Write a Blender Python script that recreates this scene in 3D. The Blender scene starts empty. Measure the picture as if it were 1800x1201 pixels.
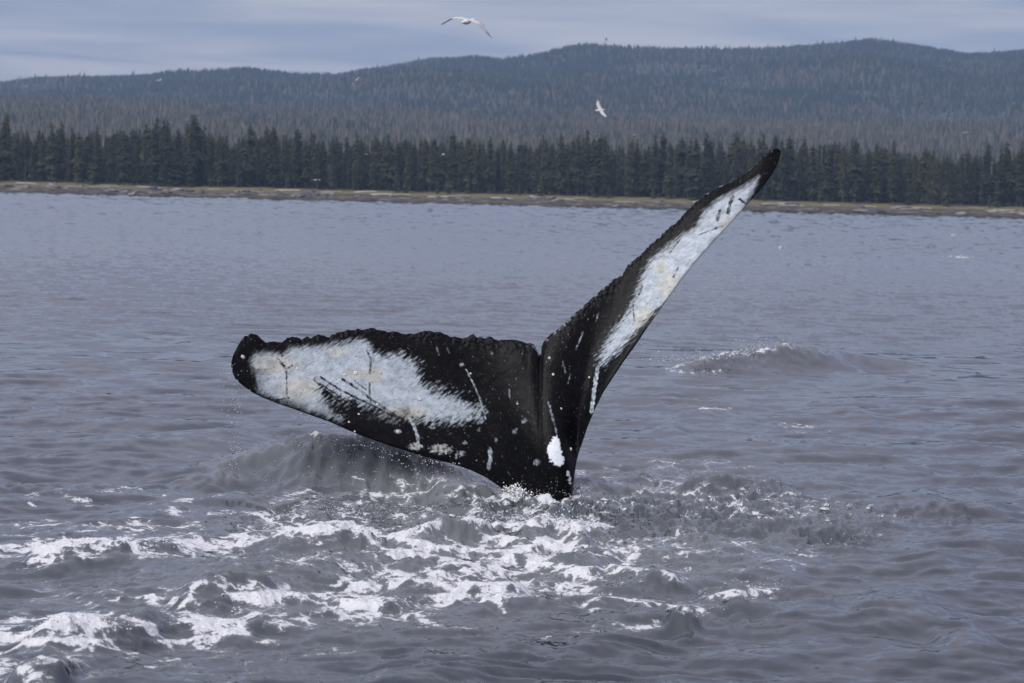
import bpy, math, random
import numpy as np
from mathutils import Vector, Matrix

random.seed(7)
rng = np.random.default_rng(7)
scene = bpy.context.scene
COL = scene.collection

# ------------------------------------------------------------------ camera
FOC = 5000.0            # focal length in photo pixels (1800 wide)
CX, CY = 900.0, 600.5
CAM_Z = 2.1
PITCH = math.atan(247.5 / FOC)
ROLL = math.radians(1.464)
F_ = np.array([0.0, math.cos(PITCH), -math.sin(PITCH)])
R0 = np.array([1.0, 0.0, 0.0])
U0 = np.cross(R0, F_)
R_ = R0 * math.cos(ROLL) + U0 * math.sin(ROLL)
U_ = np.cross(R_, F_)
cam_d = bpy.data.cameras.new("camera")
cam_d.sensor_width = 36.0
cam_d.lens = FOC / 1800 * 36.0
cam_d.clip_start = 0.1
cam_d.clip_end = 40000
cam_d.dof.use_dof = True
cam_d.dof.focus_distance = 20.4
cam_d.dof.aperture_fstop = 7.0
cam = bpy.data.objects.new("camera", cam_d)
COL.objects.link(cam)
M = Matrix(((R_[0], U_[0], -F_[0], 0), (R_[1], U_[1], -F_[1], 0), (R_[2], U_[2], -F_[2], CAM_Z), (0, 0, 0, 1)))
cam.matrix_world = M
scene.camera = cam

# ------------------------------------------------------------------ world
SUN_DIR = Vector((-0.50, -0.62, 0.80)).normalized()
world = bpy.data.worlds.new("World")
scene.world = world
world.use_nodes = True
wn, wl = world.node_tree.nodes, world.node_tree.links
wn.clear()
w_out = wn.new('ShaderNodeOutputWorld')
w_bg = wn.new('ShaderNodeBackground')
w_bg.inputs['Strength'].default_value = 0.1
w_sky = wn.new('ShaderNodeTexSky')
w_sky.sky_type = 'NISHITA'
w_sky.sun_disc = False
w_sky.sun_elevation = math.asin(SUN_DIR.z)
w_sky.sun_rotation = math.atan2(SUN_DIR.x, SUN_DIR.y)
w_tc = wn.new('ShaderNodeTexCoord')
w_sep = wn.new('ShaderNodeSeparateXYZ')
wl.new(w_tc.outputs['Generated'], w_sep.inputs[0])


def wmath(op, a, b=None, clamp=False):
    n = wn.new('ShaderNodeMath')
    n.operation = op
    n.use_clamp = clamp
    for i, v in enumerate((a, b)):
        if v is None:
            continue
        if isinstance(v, (int, float)):
            n.inputs[i].default_value = v
        else:
            wl.new(v, n.inputs[i])
    return n.outputs[0]


zc = wmath('ADD', wmath('MAXIMUM', w_sep.outputs[2], 0.0), 0.022)
comb = wn.new('ShaderNodeCombineXYZ')          # project the view ray on a flat cloud deck
wl.new(wmath('DIVIDE', w_sep.outputs[0], zc), comb.inputs[0])
wl.new(wmath('DIVIDE', w_sep.outputs[1], zc), comb.inputs[1])
n1 = wn.new('ShaderNodeTexNoise')
n1.inputs['Scale'].default_value = 0.62
n1.inputs['Detail'].default_value = 4.5
n1.inputs['Roughness'].default_value = 0.52
n1.inputs['Distortion'].default_value = 0.5
wl.new(comb.outputs[0], n1.inputs['Vector'])
cr = wn.new('ShaderNodeValToRGB')
cr.color_ramp.elements[0].position = 0.38
cr.color_ramp.elements[0].color = (0.55, 0.58, 0.90, 1)
cr.color_ramp.elements[1].position = 0.64
cr.color_ramp.elements[1].color = (1.19, 1.09, 1.21, 1)
wl.new(n1.outputs[0], cr.inputs[0])
# overcast deck is brighter overhead than near the horizon
zp = wmath('POWER', wmath('MAXIMUM', w_sep.outputs[2], 0.0), 0.85)
elv = wn.new('ShaderNodeCombineXYZ')
for i_, k_ in enumerate((3.4, 3.35, 3.3)):
    wl.new(wmath('ADD', wmath('MULTIPLY', zp, k_), 1.0), elv.inputs[i_])
vm = wn.new('ShaderNodeVectorMath')
vm.operation = 'MULTIPLY'
wl.new(cr.outputs[0], vm.inputs[0])
wl.new(elv.outputs[0], vm.inputs[1])
mixw = wn.new('ShaderNodeMix')
mixw.data_type = 'RGBA'
mixw.inputs[0].default_value = 0.9
wl.new(w_sky.outputs[0], mixw.inputs['A'])
wl.new(vm.outputs[0], mixw.inputs['B'])
wl.new(mixw.outputs['Result'], w_bg.inputs['Color'])
wl.new(w_bg.outputs[0], w_out.inputs[0])

# ------------------------------------------------------------------ sun, exposure
sun_d = bpy.data.lights.new("sun", 'SUN')
sun_d.energy = 1.5
sun_d.angle = math.radians(45)
sun_d.color = (1.0, 0.97, 0.93)
sun = bpy.data.objects.new("sun", sun_d)
COL.objects.link(sun)
sun.rotation_euler = SUN_DIR.to_track_quat('Z', 'Y').to_euler()
scene.view_settings.view_transform = 'Standard'
scene.view_settings.look = 'None'
scene.view_settings.gamma = 1.0
scene.view_settings.exposure = 1.36
scene.view_settings.use_curve_mapping = False
scene.cycles.use_denoising = True
scene.cycles.max_bounces = 6
scene.cycles.diffuse_bounces = 2
scene.cycles.glossy_bounces = 3
scene.cycles.volume_bounces = 0


# ------------------------------------------------------------------ helpers
def ray(px, py):
    x = (np.asarray(px, float) - CX) / FOC
    y = (CY - np.asarray(py, float)) / FOC
    return F_ + x[..., None] * R_ + y[..., None] * U_


def on_z(px, py, z=0.0):
    d = ray(px, py)
    t = (z - CAM_Z) / d[..., 2]
    p = d * np.asarray(t)[..., None]
    p[..., 2] += CAM_Z
    return p


def on_y(px, py, Y):
    d = ray(px, py)
    t = np.asarray(Y, float) / d[..., 1]
    p = d * t[..., None]
    p[..., 2] += CAM_Z
    return p


def project(P):
    q = P - np.array([0, 0, CAM_Z])
    w = q @ F_
    return CX + FOC * (q @ R_) / w, CY - FOC * (q @ U_) / w


_perm = np.random.default_rng(3).permutation(256)
_ang = np.random.default_rng(4).random(256) * 2 * np.pi
_gx, _gy = np.cos(_ang), np.sin(_ang)


def perlin(x, y, seed=0):
    x = np.asarray(x, float) + seed * 17.37
    y = np.asarray(y, float) + seed * 9.71
    xi, yi = np.floor(x).astype(np.int64), np.floor(y).astype(np.int64)
    xf, yf = x - xi, y - yi
    u, v = xf * xf * xf * (xf * (xf * 6 - 15) + 10), yf * yf * yf * (yf * (yf * 6 - 15) + 10)

    def g(dx, dy):
        h = _perm[(_perm[(xi + dx) & 255] + yi + dy) & 255]
        return _gx[h] * (xf - dx) + _gy[h] * (yf - dy)
    a = g(0, 0) * (1 - u) + g(1, 0) * u
    b = g(0, 1) * (1 - u) + g(1, 1) * u
    return (a * (1 - v) + b * v) * 1.5


def fbm(x, y, octv=4, seed=0, gain=0.5):
    s, a, t = 0.0, 1.0, 0.0
    for i in range(octv):
        s = s + a * perlin(x, y, seed + i * 3)
        t += a
        a *= gain
        x, y = np.asarray(x) * 2.03, np.asarray(y) * 2.03
    return s / t


def sstep(a, b, x):
    t = np.clip((np.asarray(x, float) - a) / (b - a), 0, 1)
    return t * t * (3 - 2 * t)


def new_mesh(name, verts, faces, mat=None, smooth=True):
    """faces: (n,4) or (n,3) int array, or list of both"""
    me = bpy.data.meshes.new(name)
    verts = np.asarray(verts, np.float32)
    if isinstance(faces, np.ndarray):
        faces = [faces]
    loops = np.concatenate([f.reshape(-1) for f in faces]).astype(np.int32)
    sizes = np.concatenate([np.full(len(f), f.shape[1]) for f in faces]).astype(np.int32)
    starts = np.concatenate([[0], np.cumsum(sizes)[:-1]]).astype(np.int32)
    me.vertices.add(len(verts))
    me.vertices.foreach_set('co', verts.reshape(-1))
    me.loops.add(len(loops))
    me.loops.foreach_set('vertex_index', loops)
    me.polygons.add(len(sizes))
    me.polygons.foreach_set('loop_start', starts)
    me.polygons.foreach_set('loop_total', sizes)
    if smooth:
        me.polygons.foreach_set('use_smooth', np.ones(len(sizes), bool))
    me.update(calc_edges=True)
    if mat is not None:
        for m in (mat if isinstance(mat, (list, tuple)) else [mat]):
            me.materials.append(m)
    return me


def add_attr(me, name, data, kind='FLOAT'):
    a = me.attributes.new(name, kind, 'POINT')
    data = np.asarray(data, np.float32)
    a.data.foreach_set('color' if kind == 'FLOAT_COLOR' else 'value', data.reshape(-1))


def link(name, me, parent=None, loc=None):
    o = bpy.data.objects.new(name, me)
    COL.objects.link(o)
    if parent is not None:
        o.parent = parent
    if loc is not None:
        o.location = loc
    return o


def tag(o, label=None, cat=None, group=None, kind=None):
    if label:
        o['label'] = label
    if cat:
        o['category'] = cat
    if group:
        o['group'] = group
    if kind:
        o['kind'] = kind
    return o


def grid_faces(nr, nc, close_c=False, off=0):
    i = np.arange(nr - 1)[:, None]
    j = np.arange(nc if close_c else nc - 1)[None, :]
    j2 = (j + 1) % nc
    f = np.stack([i * nc + j, i * nc + j2, (i + 1) * nc + j2, (i + 1) * nc + j], -1)
    return f.reshape(-1, 4) + off


class Mat:
    def __init__(self, name):
        self.m = bpy.data.materials.new(name)
        self.m.use_nodes = True
        self.n, self.l = self.m.node_tree.nodes, self.m.node_tree.links
        self.p = self.n['Principled BSDF']
        self.out = self.n['Material Output']

    def node(self, t, **kw):
        nd = self.n.new(t)
        for k, v in kw.items():
            setattr(nd, k, v)
        return nd

    def put(self, sock, v):
        if isinstance(v, bpy.types.NodeSocket):
            self.l.new(v, sock)
        else:
            sock.default_value = v

    def math(self, op, a, b=None, clamp=False):
        nd = self.node('ShaderNodeMath', operation=op, use_clamp=clamp)
        self.put(nd.inputs[0], a)
        if b is not None:
            self.put(nd.inputs[1], b)
        return nd.outputs[0]

    def mix(self, f, a, b):
        nd = self.node('ShaderNodeMix', data_type='RGBA')
        self.put(nd.inputs[0], f)
        self.put(nd.inputs['A'], a)
        self.put(nd.inputs['B'], b)
        return nd.outputs['Result']

    def noise(self, scale, detail=3, vec=None, rough=0.5, dist=0.0):
        nd = self.node('ShaderNodeTexNoise')
        nd.inputs['Scale'].default_value = scale
        nd.inputs['Detail'].default_value = detail
        nd.inputs['Roughness'].default_value = rough
        nd.inputs['Distortion'].default_value = dist
        if vec is not None:
            self.l.new(vec, nd.inputs['Vector'])
        return nd.outputs[0]

    def ramp(self, f, stops):
        nd = self.node('ShaderNodeValToRGB')
        e = nd.color_ramp.elements
        while len(e) < len(stops):
            e.new(0.5)
        for k, (p, c) in zip(e, stops):
            k.position = p
            k.color = (*c, 1) if len(c) == 3 else c
        self.put(nd.inputs[0], f)
        return nd.outputs[0]

    def attr(self, name, out='Fac'):
        nd = self.node('ShaderNodeAttribute', attribute_name=name)
        return nd.outputs[out]

    def pos(self):
        return self.node('ShaderNodeNewGeometry').outputs['Position']

    def vscale(self, v, s):
        nd = self.node('ShaderNodeVectorMath', operation='MULTIPLY')
        self.l.new(v, nd.inputs[0])
        nd.inputs[1].default_value = s
        return nd.outputs[0]

    def bump(self, h, strength, dist, normal=None):
        nd = self.node('ShaderNodeBump')
        self.put(nd.inputs['Strength'], strength)
        self.put(nd.inputs['Distance'], dist)
        self.l.new(h, nd.inputs['Height'])
        if normal is not None:
            self.l.new(normal, nd.inputs['Normal'])
        return nd.outputs[0]


def C4(r, g, b):
    return (r, g, b, 1.0)


# ------------------------------------------------------------------ materials
def mat_simple(name, stops, scale=3.0, rough=0.8, detail=4, objvar=True, spec=0.3):
    m = Mat(name)
    tc = m.node('ShaderNodeTexCoord')
    nz = m.noise(scale, detail, tc.outputs['Object'])
    if objvar:
        oi = m.node('ShaderNodeObjectInfo')
        nz = m.math('ADD', m.math('MULTIPLY', nz, 0.6), m.math('MULTIPLY', oi.outputs['Random'], 0.4))
    m.l.new(m.ramp(nz, stops), m.p.inputs['Base Color'])
    m.p.inputs['Roughness'].default_value = rough
    m.p.inputs['Specular IOR Level'].default_value = spec
    return m.m


M_NEEDLE = mat_simple("spruce_needles", [(0.2, (0.015, 0.018, 0.011)), (0.5, (0.028, 0.030, 0.016)), (0.85, (0.052, 0.049, 0.025))], 0.25, 0.85, spec=0.1)
M_YOUNG = mat_simple("young_needles", [(0.2, (0.022, 0.030, 0.016)), (0.8, (0.048, 0.058, 0.028))], 0.5, 0.85, spec=0.1)
M_SCRUB = mat_simple("hill_needles", [(0.15, (0.022, 0.032, 0.022)), (0.45, (0.055, 0.052, 0.036)), (0.62, (0.095, 0.080, 0.062)), (0.9, (0.14, 0.118, 0.098))], 0.3, 0.9, spec=0.1)
M_DARKSCRUB = mat_simple("dark_hill_needles", [(0.15, (0.010, 0.016, 0.014)), (0.6, (0.020, 0.026, 0.021)), (0.9, (0.045, 0.044, 0.038))], 0.3, 0.9, spec=0.1)
M_BARK = mat_simple("grey_bark", [(0.2, (0.06, 0.05, 0.045)), (0.8, (0.14, 0.125, 0.11))], 2.0, 0.9)
M_SNAG = mat_simple("weathered_wood", [(0.2, (0.12, 0.115, 0.11)), (0.8, (0.26, 0.25, 0.235))], 2.0, 0.9)
M_ROCK = mat_simple("shore_rock_face", [(0.25, (0.045, 0.045, 0.05)), (0.5, (0.10, 0.095, 0.095)), (0.8, (0.24, 0.22, 0.21))], 1.2, 0.85)
M_DRIFT = mat_simple("driftwood", [(0.2, (0.22, 0.19, 0.17)), (0.8, (0.42, 0.38, 0.34))], 2.0, 0.9)


def mat_water():
    m = Mat("sea_water")
    P = m.pos()
    foam = m.attr('foam')
    aer = m.attr('aer')
    near = m.attr('near')          # 1 near the boat, 0 far out: ripple relief the mesh itself cannot carry
    # ripple relief
    fine_ = m.attr('fine')
    w1 = m.noise(2.1, 1.5, m.vscale(P, (0.7, 1.0, 1.0)), 0.5, 0.5)
    w2 = m.noise(5.5, 1, m.vscale(P, (0.7, 1.0, 1.0)), 0.5, 0.6)
    w3 = m.noise(0.35, 3, m.vscale(P, (0.7, 1.0, 1.0)), 0.5, 0.2)
    far = m.math('SUBTRACT', 1.0, near)
    h = m.math('ADD', m.math('MULTIPLY', m.math('MULTIPLY', w1, near), 0.018), m.math('MULTIPLY', m.math('MULTIPLY', w2, fine_), 0.009))
    w4 = m.noise(10.0, 0, m.vscale(P, (0.75, 0.9, 1.0)), 0.5, 0.8)
    h = m.math('ADD', h, m.math('MULTIPLY', m.math('MULTIPLY', w4, m.math('POWER', fine_, 2.0)), 0.0035))
    h = m.math('ADD', h, m.math('MULTIPLY', m.math('MULTIPLY', w3, 0.022), far))
    nrm = m.bump(h, 1.0, 1.0)
    # water body colour: slate green-grey, paler and greener where air is mixed in
    wc = m.mix(aer, C4(0.027, 0.033, 0.041), C4(0.092, 0.101, 0.102))
    m.l.new(wc, m.p.inputs['Base Color'])
    m.l.new(m.math('ADD', 0.06, m.math('MULTIPLY', far, 0.06)), m.p.inputs['Roughness'])
    m.p.inputs['IOR'].default_value = 1.333
    m.l.new(nrm, m.p.inputs['Normal'])
    # foam: a net of froth between cells of clear water, closing up where it is thick
    fn = m.noise(16.0, 4, m.vscale(P, (1.0, 0.8, 1.0)), 0.65, 0.6)
    fn2 = m.noise(45.0, 3, P, 0.6, 0.0)
    nzv = m.node('ShaderNodeTexNoise')
    nzv.inputs['Scale'].default_value = 3.2
    nzv.inputs['Detail'].default_value = 4
    m.l.new(P, nzv.inputs['Vector'])
    wv = m.node('ShaderNodeVectorMath', operation='MULTIPLY_ADD')
    m.l.new(nzv.outputs['Color'], wv.inputs[0])
    wv.inputs[1].default_value = (0.42, 0.42, 0.0)
    m.l.new(P, wv.inputs[2])

    def cells(sc, vs):
        v = m.node('ShaderNodeTexVoronoi', feature='DISTANCE_TO_EDGE')
        v.inputs['Scale'].default_value = sc
        m.l.new(m.vscale(wv.outputs[0], vs), v.inputs['Vector'])
        return v.outputs['Distance']
    d = m.math('ADD', m.math('MULTIPLY', cells(3.1, (1.0, 0.75, 0.0)), 0.62), m.math('MULTIPLY', cells(8.5, (1.0, 0.8, 0.0)), 0.38))
    d = m.math('ADD', d, m.math('MULTIPLY', m.math('SUBTRACT', fn, 0.5), 0.26))
    d = m.math('ADD', d, m.math('MULTIPLY', m.math('SUBTRACT', fn2, 0.5), 0.22))
    t = m.math('SUBTRACT', m.math('MULTIPLY', foam, 0.205), d)
    mr = m.node('ShaderNodeMapRange', interpolation_type='SMOOTHSTEP')
    m.put(mr.inputs['Value'], t)
    mr.inputs['From Min'].default_value = -0.026
    mr.inputs['From Max'].default_value = 0.034
    film = m.node('ShaderNodeMapRange', interpolation_type='SMOOTHSTEP')
    m.put(film.inputs['Value'], t)
    film.inputs['From Min'].default_value = -0.10
    film.inputs['From Max'].default_value = 0.02
    film.inputs['To Max'].default_value = 0.15
    core = m.math('MULTIPLY', mr.outputs[0], m.math('ADD', 0.80, m.math('MULTIPLY', fn, 0.4)), True)
    cover = m.math('MULTIPLY', m.math('MAXIMUM', m.math('MULTIPLY', core, 0.92), m.math('MULTIPLY', film.outputs[0], m.math('MULTIPLY', fn2, 1.8))), m.math('GREATER_THAN', foam, 0.06))
    fb = m.node('ShaderNodeBsdfDiffuse')
    fcol = m.mix(fn2, C4(0.36, 0.37, 0.39), C4(0.68, 0.69, 0.71))
    m.l.new(fcol, fb.inputs['Color'])
    m.l.new(m.bump(m.math('ADD', fn, m.math('MULTIPLY', fn2, 0.5)), 0.6, 0.03), fb.inputs['Normal'])
    ms = m.node('ShaderNodeMixShader')
    m.l.new(cover, ms.inputs[0])
    m.l.new(m.p.outputs[0], ms.inputs[1])
    m.l.new(fb.outputs[0], ms.inputs[2])
    m.l.new(ms.outputs[0], m.out.inputs['Surface'])
    return m.m


def mat_terrain():
    m = Mat("shore_and_forest_floor")
    P = m.pos()
    z = m.attr('bz')     # height above the tide line along the beach, metres
    n = m.noise(0.05, 4, m.vscale(P, (1.0, 0.4, 1.0)), 0.6)
    n2 = m.noise(0.30, 6, m.vscale(P, (0.55, 1.0, 1.6)), 0.72, 0.4)
    n3 = m.noise(1.2, 3, P, 0.6)
    weed = m.ramp(n2, [(0.34, (0.014, 0.015, 0.010)), (0.48, (0.036, 0.033, 0.018)), (0.58, (0.078, 0.060, 0.034)), (0.70, (0.13, 0.112, 0.09))])
    rock = m.ramp(n2, [(0.36, (0.016, 0.016, 0.018)), (0.48, (0.042, 0.038, 0.034)), (0.57, (0.095, 0.083, 0.068)), (0.68, (0.28, 0.27, 0.25))])
    grass = m.ramp(n3, [(0.3, (0.070, 0.064, 0.030)), (0.6, (0.130, 0.112, 0.050)), (0.8, (0.175, 0.142, 0.070))])
    floor_ = m.ramp(n, [(0.3, (0.022, 0.028, 0.016)), (0.7, (0.05, 0.045, 0.035))])
    zz = m.math('ADD', z, m.math('MULTIPLY', m.math('SUBTRACT', n2, 0.5), 2.6))
    zz = m.math('ADD', zz, m.math('MULTIPLY', m.math('SUBTRACT', n, 0.5), 2.0))

    def st(a, b, v):
        mr = m.node('ShaderNodeMapRange', interpolation_type='SMOOTHSTEP')
        m.put(mr.inputs['Value'], v)
        mr.inputs['From Min'].default_value = a
        mr.inputs['From Max'].default_value = b
        return mr.outputs[0]
    c = m.mix(st(0.9, 1.9, zz), weed, rock)
    zz2 = m.math('ADD', z, m.math('MULTIPLY', m.math('SUBTRACT', n, 0.5), 1.6))
    c = m.mix(st(3.0, 3.5, zz2), c, grass)
    c = m.mix(st(5.2, 5.6, z), c, floor_)
    m.l.new(c, m.p.inputs['Base Color'])
    m.p.inputs['Roughness'].default_value = 0.9
    m.p.inputs['Specular IOR Level'].default_value = 0.2
    m.l.new(m.bump(n2, 0.8, 0.6), m.p.inputs['Normal'])
    return m.m


def mat_whale():
    m = Mat("whale_skin")
    col = m.attr('skin', 'Color')
    P = m.pos()
    n1 = m.noise(55.0, 4, P, 0.6)
    n2 = m.noise(260.0, 2, P, 0.5)
    m.l.new(col, m.p.inputs['Base Color'])
    m.p.inputs['Roughness'].default_value = 0.33
    m.p.inputs['Specular IOR Level'].default_value = 0.06
    rr = m.math('ADD', m.math('MULTIPLY', n1, 0.35), 0.16)
    m.l.new(rr, m.p.inputs['Roughness'])
    h = m.math('ADD', m.math('MULTIPLY', n1, 0.0014), m.math('MULTIPLY', n2, 0.0008))
    m.l.new(m.bump(h, 0.55, 1.0), m.p.inputs['Normal'])
    return m.m


def mat_froth():
    m = Mat("sea_froth")
    n = m.noise(40.0, 3, m.pos(), 0.6)
    m.l.new(m.mix(n, C4(0.52, 0.53, 0.55), C4(0.76, 0.77, 0.78)), m.p.inputs['Base Color'])
    m.p.inputs['Roughness'].default_value = 0.7
    return m.m


def mat_drop():
    m = Mat("water_drop")
    m.p.inputs['Base Color'].default_value = C4(0.30, 0.32, 0.35)
    m.p.inputs['Roughness'].default_value = 0.08
    n = m.noise(30, 2, m.pos())
    m.l.new(m.mix(n, C4(0.18, 0.20, 0.22), C4(0.55, 0.57, 0.60)), m.p.inputs['Base Color'])
    m.p.inputs['IOR'].default_value = 1.333
    return m.m


M_WATER, M_TERRAIN, M_WHALE, M_FROTH, M_DROP = mat_water(), mat_terrain(), mat_whale(), mat_froth(), mat_drop()


def seg_dist(px, py, poly):
    """distance to a polyline and the parameter (index + t) of the nearest point, plus signed side"""
    best = np.full(px.shape, 1e9)
    par = np.zeros(px.shape)
    side = np.zeros(px.shape)
    for i in range(len(poly) - 1):
        ax, ay = poly[i][:2]
        bx, by = poly[i + 1][:2]
        dx, dy = bx - ax, by - ay
        L2 = dx * dx + dy * dy + 1e-12
        t = np.clip(((px - ax) * dx + (py - ay) * dy) / L2, 0, 1)
        ex, ey = px - (ax + t * dx), py - (ay + t * dy)
        d = np.hypot(ex, ey)
        k = d < best
        best = np.where(k, d, best)
        par = np.where(k, i + t, par)
        side = np.where(k, dx * (py - ay) - dy * (px - ax), side)
    return best, par, side


# ------------------------------------------------------------------ sea
def build_sea():
    H = CAM_Z
    offs = np.arange(1010.0, 400.0, -1.32)
    # past 45 m only the faces of the wavelets can be seen over one another: pairs of rows, foot and crest
    foff = np.arange(400.0, 7.9, -1.5)
    fb_ = FOC * H / foff
    fh_ = fb_ * 1.5 / FOC * 1.2
    fc_ = fb_ + np.minimum(fh_ / 0.036, np.append(np.diff(fb_), 1e9) * .6)
    pairs = np.stack([fb_, fc_], 1).ravel()
    ph_ = np.stack([fh_ * 0, fh_], 1).ravel()
    rr = np.concatenate([[2.2, 4.0, 6.0, 8.0], FOC * H / offs, pairs, [1400, 2000, 4000, 9000]])
    crest_h = np.concatenate([np.zeros(4 + len(offs)), ph_ * sstep(24, 70, pairs), np.zeros(4)])
    n_near = 4 + len(offs) + 2 * int((fb_ < 42).sum())
    # scale dense rows so they start past 10 m
    dense = np.radians(np.linspace(-12.8, 12.8, 1050))
    coarse = np.radians(np.linspace(16, 180, 9))
    az = np.concatenate([-coarse[::-1][1:], [-np.radians(14.5)], dense, [np.radians(14.5)], coarse])
    A, Rr = np.meshgrid(az, rr)
    X, Y = Rr * np.sin(A), Rr * np.cos(A)
    nr, nc = X.shape
    x, y = X.ravel(), Y.ravel()
    r = Rr.ravel()
    rowi = np.repeat(np.arange(len(rr)), A.shape[1])
    Af = A.ravel()
    z = np.repeat(crest_h, A.shape[1]) * np.clip(1 + 1.0 * perlin(Af * FOC / 30, (rowi // 2) * .83, 55) + .45 * fbm(Af * FOC / 260, rowi * .06, 3, 56) + .7 * perlin(Af * FOC / 9, (rowi // 2) * .91, 57), 0.05, 2.6)
    P0 = np.stack([x, y, z], 1)
    inview = (y > 6) & (np.abs(A.ravel()) < 0.24)
    px, py = np.full(x.shape, -9999.0), np.full(x.shape, -9999.0)
    px[inview], py[inview] = project(P0[inview])
    act = inview & (r < 140) & (r > 6)
    idx = np.where(act)[0]
    ax, ay, ar, apx, apy = x[idx], y[idx], r[idx], px[idx], py[idx]
    az_ = np.zeros(len(idx))
    sp = ar * ar / (FOC * H) * 1.32            # row spacing, metres
    # wind chop: a random sea of short waves
    g = np.random.default_rng(11)
    # calmer slick where the whale churned, livelier outside
    for k in range(64):
        lam = 0.20 * (2.4 / 0.20) ** (g.random())
        th = math.radians(-78) + g.normal() * 0.55
        amp = 0.0043 * lam ** 0.75 * (0.6 + 0.8 * g.random())
        kx, ky = math.cos(th) * 2 * math.pi / lam, math.sin(th) * 2 * math.pi / lam
        ph = g.random() * 6.283
        w = np.clip(1.6 - 4.2 * sp / (lam + 1e-6) * abs(math.sin(th)), 0, 1)
        arg = ax * kx + ay * ky + ph + 0.8 * np.sin(ax * 0.23 + ay * 0.17 + k)
        s = np.sin(arg)
        az_ += amp * w * (s + 0.22 * np.cos(2 * arg))
    for k in range(26):
        lam = .40 * 3.2 ** g.random()
        th = math.radians(-84) + g.normal() * .22
        kx, ky = math.cos(th) * 2 * math.pi / lam, math.sin(th) * 2 * math.pi / lam
        w = np.clip(1.7 - 4.2 * sp / lam, 0, 1) * sstep(15, 22, ar)
        az_ += .0030 * lam * w * np.sin(ax * kx + ay * ky + g.random() * 6.283 + 1.1 * np.sin(ax * .31 + ay * .12 + k))
    patch = 0.75 + 0.5 * fbm(ax / 6, ay / 9, 3, 5)
    az_ *= np.clip(patch, 0.35, 1.4)

    # ---- waves thrown up by the tail: crest lines, (px, py, height m)
    aer = np.zeros(len(idx))
    foam = np.zeros(len(idx))
    crests = [
        ([(215, 846, .02), (330, 828, .06), (430, 806, .13), (500, 795, .20), (560, 784, .29), (610, 780, .31), (690, 790, .28), (770, 810, .20), (850, 840, .12), (940, 868, .06)], .42, .55, .76),
        ([(20, 792, .02), (200, 785, .04), (330, 772, .06), (420, 764, .07), (480, 776, .02)], .6, .8, .25),
        ([(1135, 655, .02), (1152, 642, .11), (1180, 632, .18), (1300, 626, .21), (1400, 624, .20), (1480, 629, .12), (1570, 635, .07), (1680, 648, .05), (1760, 660, .02)], .5, .7, .28),
        ([(1180, 735, .01), (1250, 722, .06), (1300, 722, .04), (1340, 733, .01)], .4, .5, .3),
        ([(1130, 758, .01), (1180, 748, .05), (1215, 752, .01)], .35, .5, .3),
        ([(1440, 720, .01), (1520, 724, .06), (1580, 735, .02)], .5, .6, .3),
        ([(1120, 822, .01), (1170, 818, .05), (1210, 824, .01)], .2, .3, .2),
        ([(430, 950, .03), (520, 936, .10), (590, 929, .13), (650, 936, .10), (710, 952, .03)], .22, .35, .6),
        ([(640, 965, .03), (700, 940, .08), (770, 917, .13), (815, 910, .14), (860, 918, .11), (910, 938, .05)], .2, .3, .7),
        ([(895, 925, .05), (930, 914, .12), (985, 910, .12), (1030, 925, .12), (1060, 945, .05)], .18, .25, .7),
        ([(940, 985, .04), (1000, 965, .12), (1060, 962, .10), (1110, 985, .05)], .2, .25, .6),
        ([(0, 968, .06), (120, 957, .11), (250, 962, .08), (400, 962, .04)], .25, .5, .4),
        ([(60, 1050, .03), (200, 1010, .08), (420, 985, .14), (600, 975, .12), (720, 1000, .04)], .6, .5, .5),
        ([(0, 1120, .05), (90, 1088, .13), (160, 1082, .12), (330, 1092, .05)], .25, .4, .5),
        ([(270, 1070, .03), (350, 1028, .13), (420, 1030, .10), (520, 1050, .05)], .25, .35, .5),
        ([(620, 1050, .03), (720, 1010, .1), (840, 1000, .12), (960, 1030, .05)], .3, .35, .5),
        ([(0, 1190, .06), (60, 1170, .12), (150, 1180, .06)], .25, .35, .4),
        ([(1150, 856, .03), (1230, 846, .09), (1310, 838, .13), (1365, 848, .10), (1420, 862, .02)], .3, .35, .5),
        ([(1420, 885, .01), (1490, 872, .05), (1550, 882, .03), (1590, 868, .09), (1630, 880, .05), (1710, 888, .06), (1800, 872, .05)], .35, .5, .25),
        ([(1060, 1035, .02), (1110, 1012, .08), (1160, 1008, .09), (1230, 1030, .03)], .2, .3, .5),
        ([(1200, 1060, .02), (1260, 1040, .07), (1310, 1030, .13), (1350, 1042, .09), (1370, 1060, .02)], .2, .25, .5),
        ([(1160, 1090, .02), (1210, 1068, .10), (1240, 1085, .04)], .15, .2, .5),
        ([(1460, 1100, .01), (1550, 1060, .07), (1620, 1042, .09), (1700, 1070, .03)], .4, .4, .3),
        ([(1630, 1140, .01), (1700, 1102, .09), (1740, 1108, .06), (1780, 1130, .01)], .3, .35, .3),
        ([(1330, 1110, .01), (1420, 1078, .05), (1500, 1068, .03)], .3, .4, .3),
        ([(1560, 985, .02), (1650, 960, .06), (1760, 962, .05), (1800, 950, .03)], .4, .6, .2),
        ([(560, 1165, .03), (700, 1150, .07), (850, 1158, .06), (1000, 1140, .05), (1130, 1112, .05), (1220, 1125, .02)], .35, .4, .1),
        ([(600, 1200, .04), (760, 1186, .06), (900, 1196, .03)], .3, .3, .1),
    ]
    lips = {0: (.40, .60, .07, .75), 2: (.03, .46, .10, .75), 7: (.25, .8, .08, .8)}
    lipf = np.zeros(len(idx))
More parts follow.
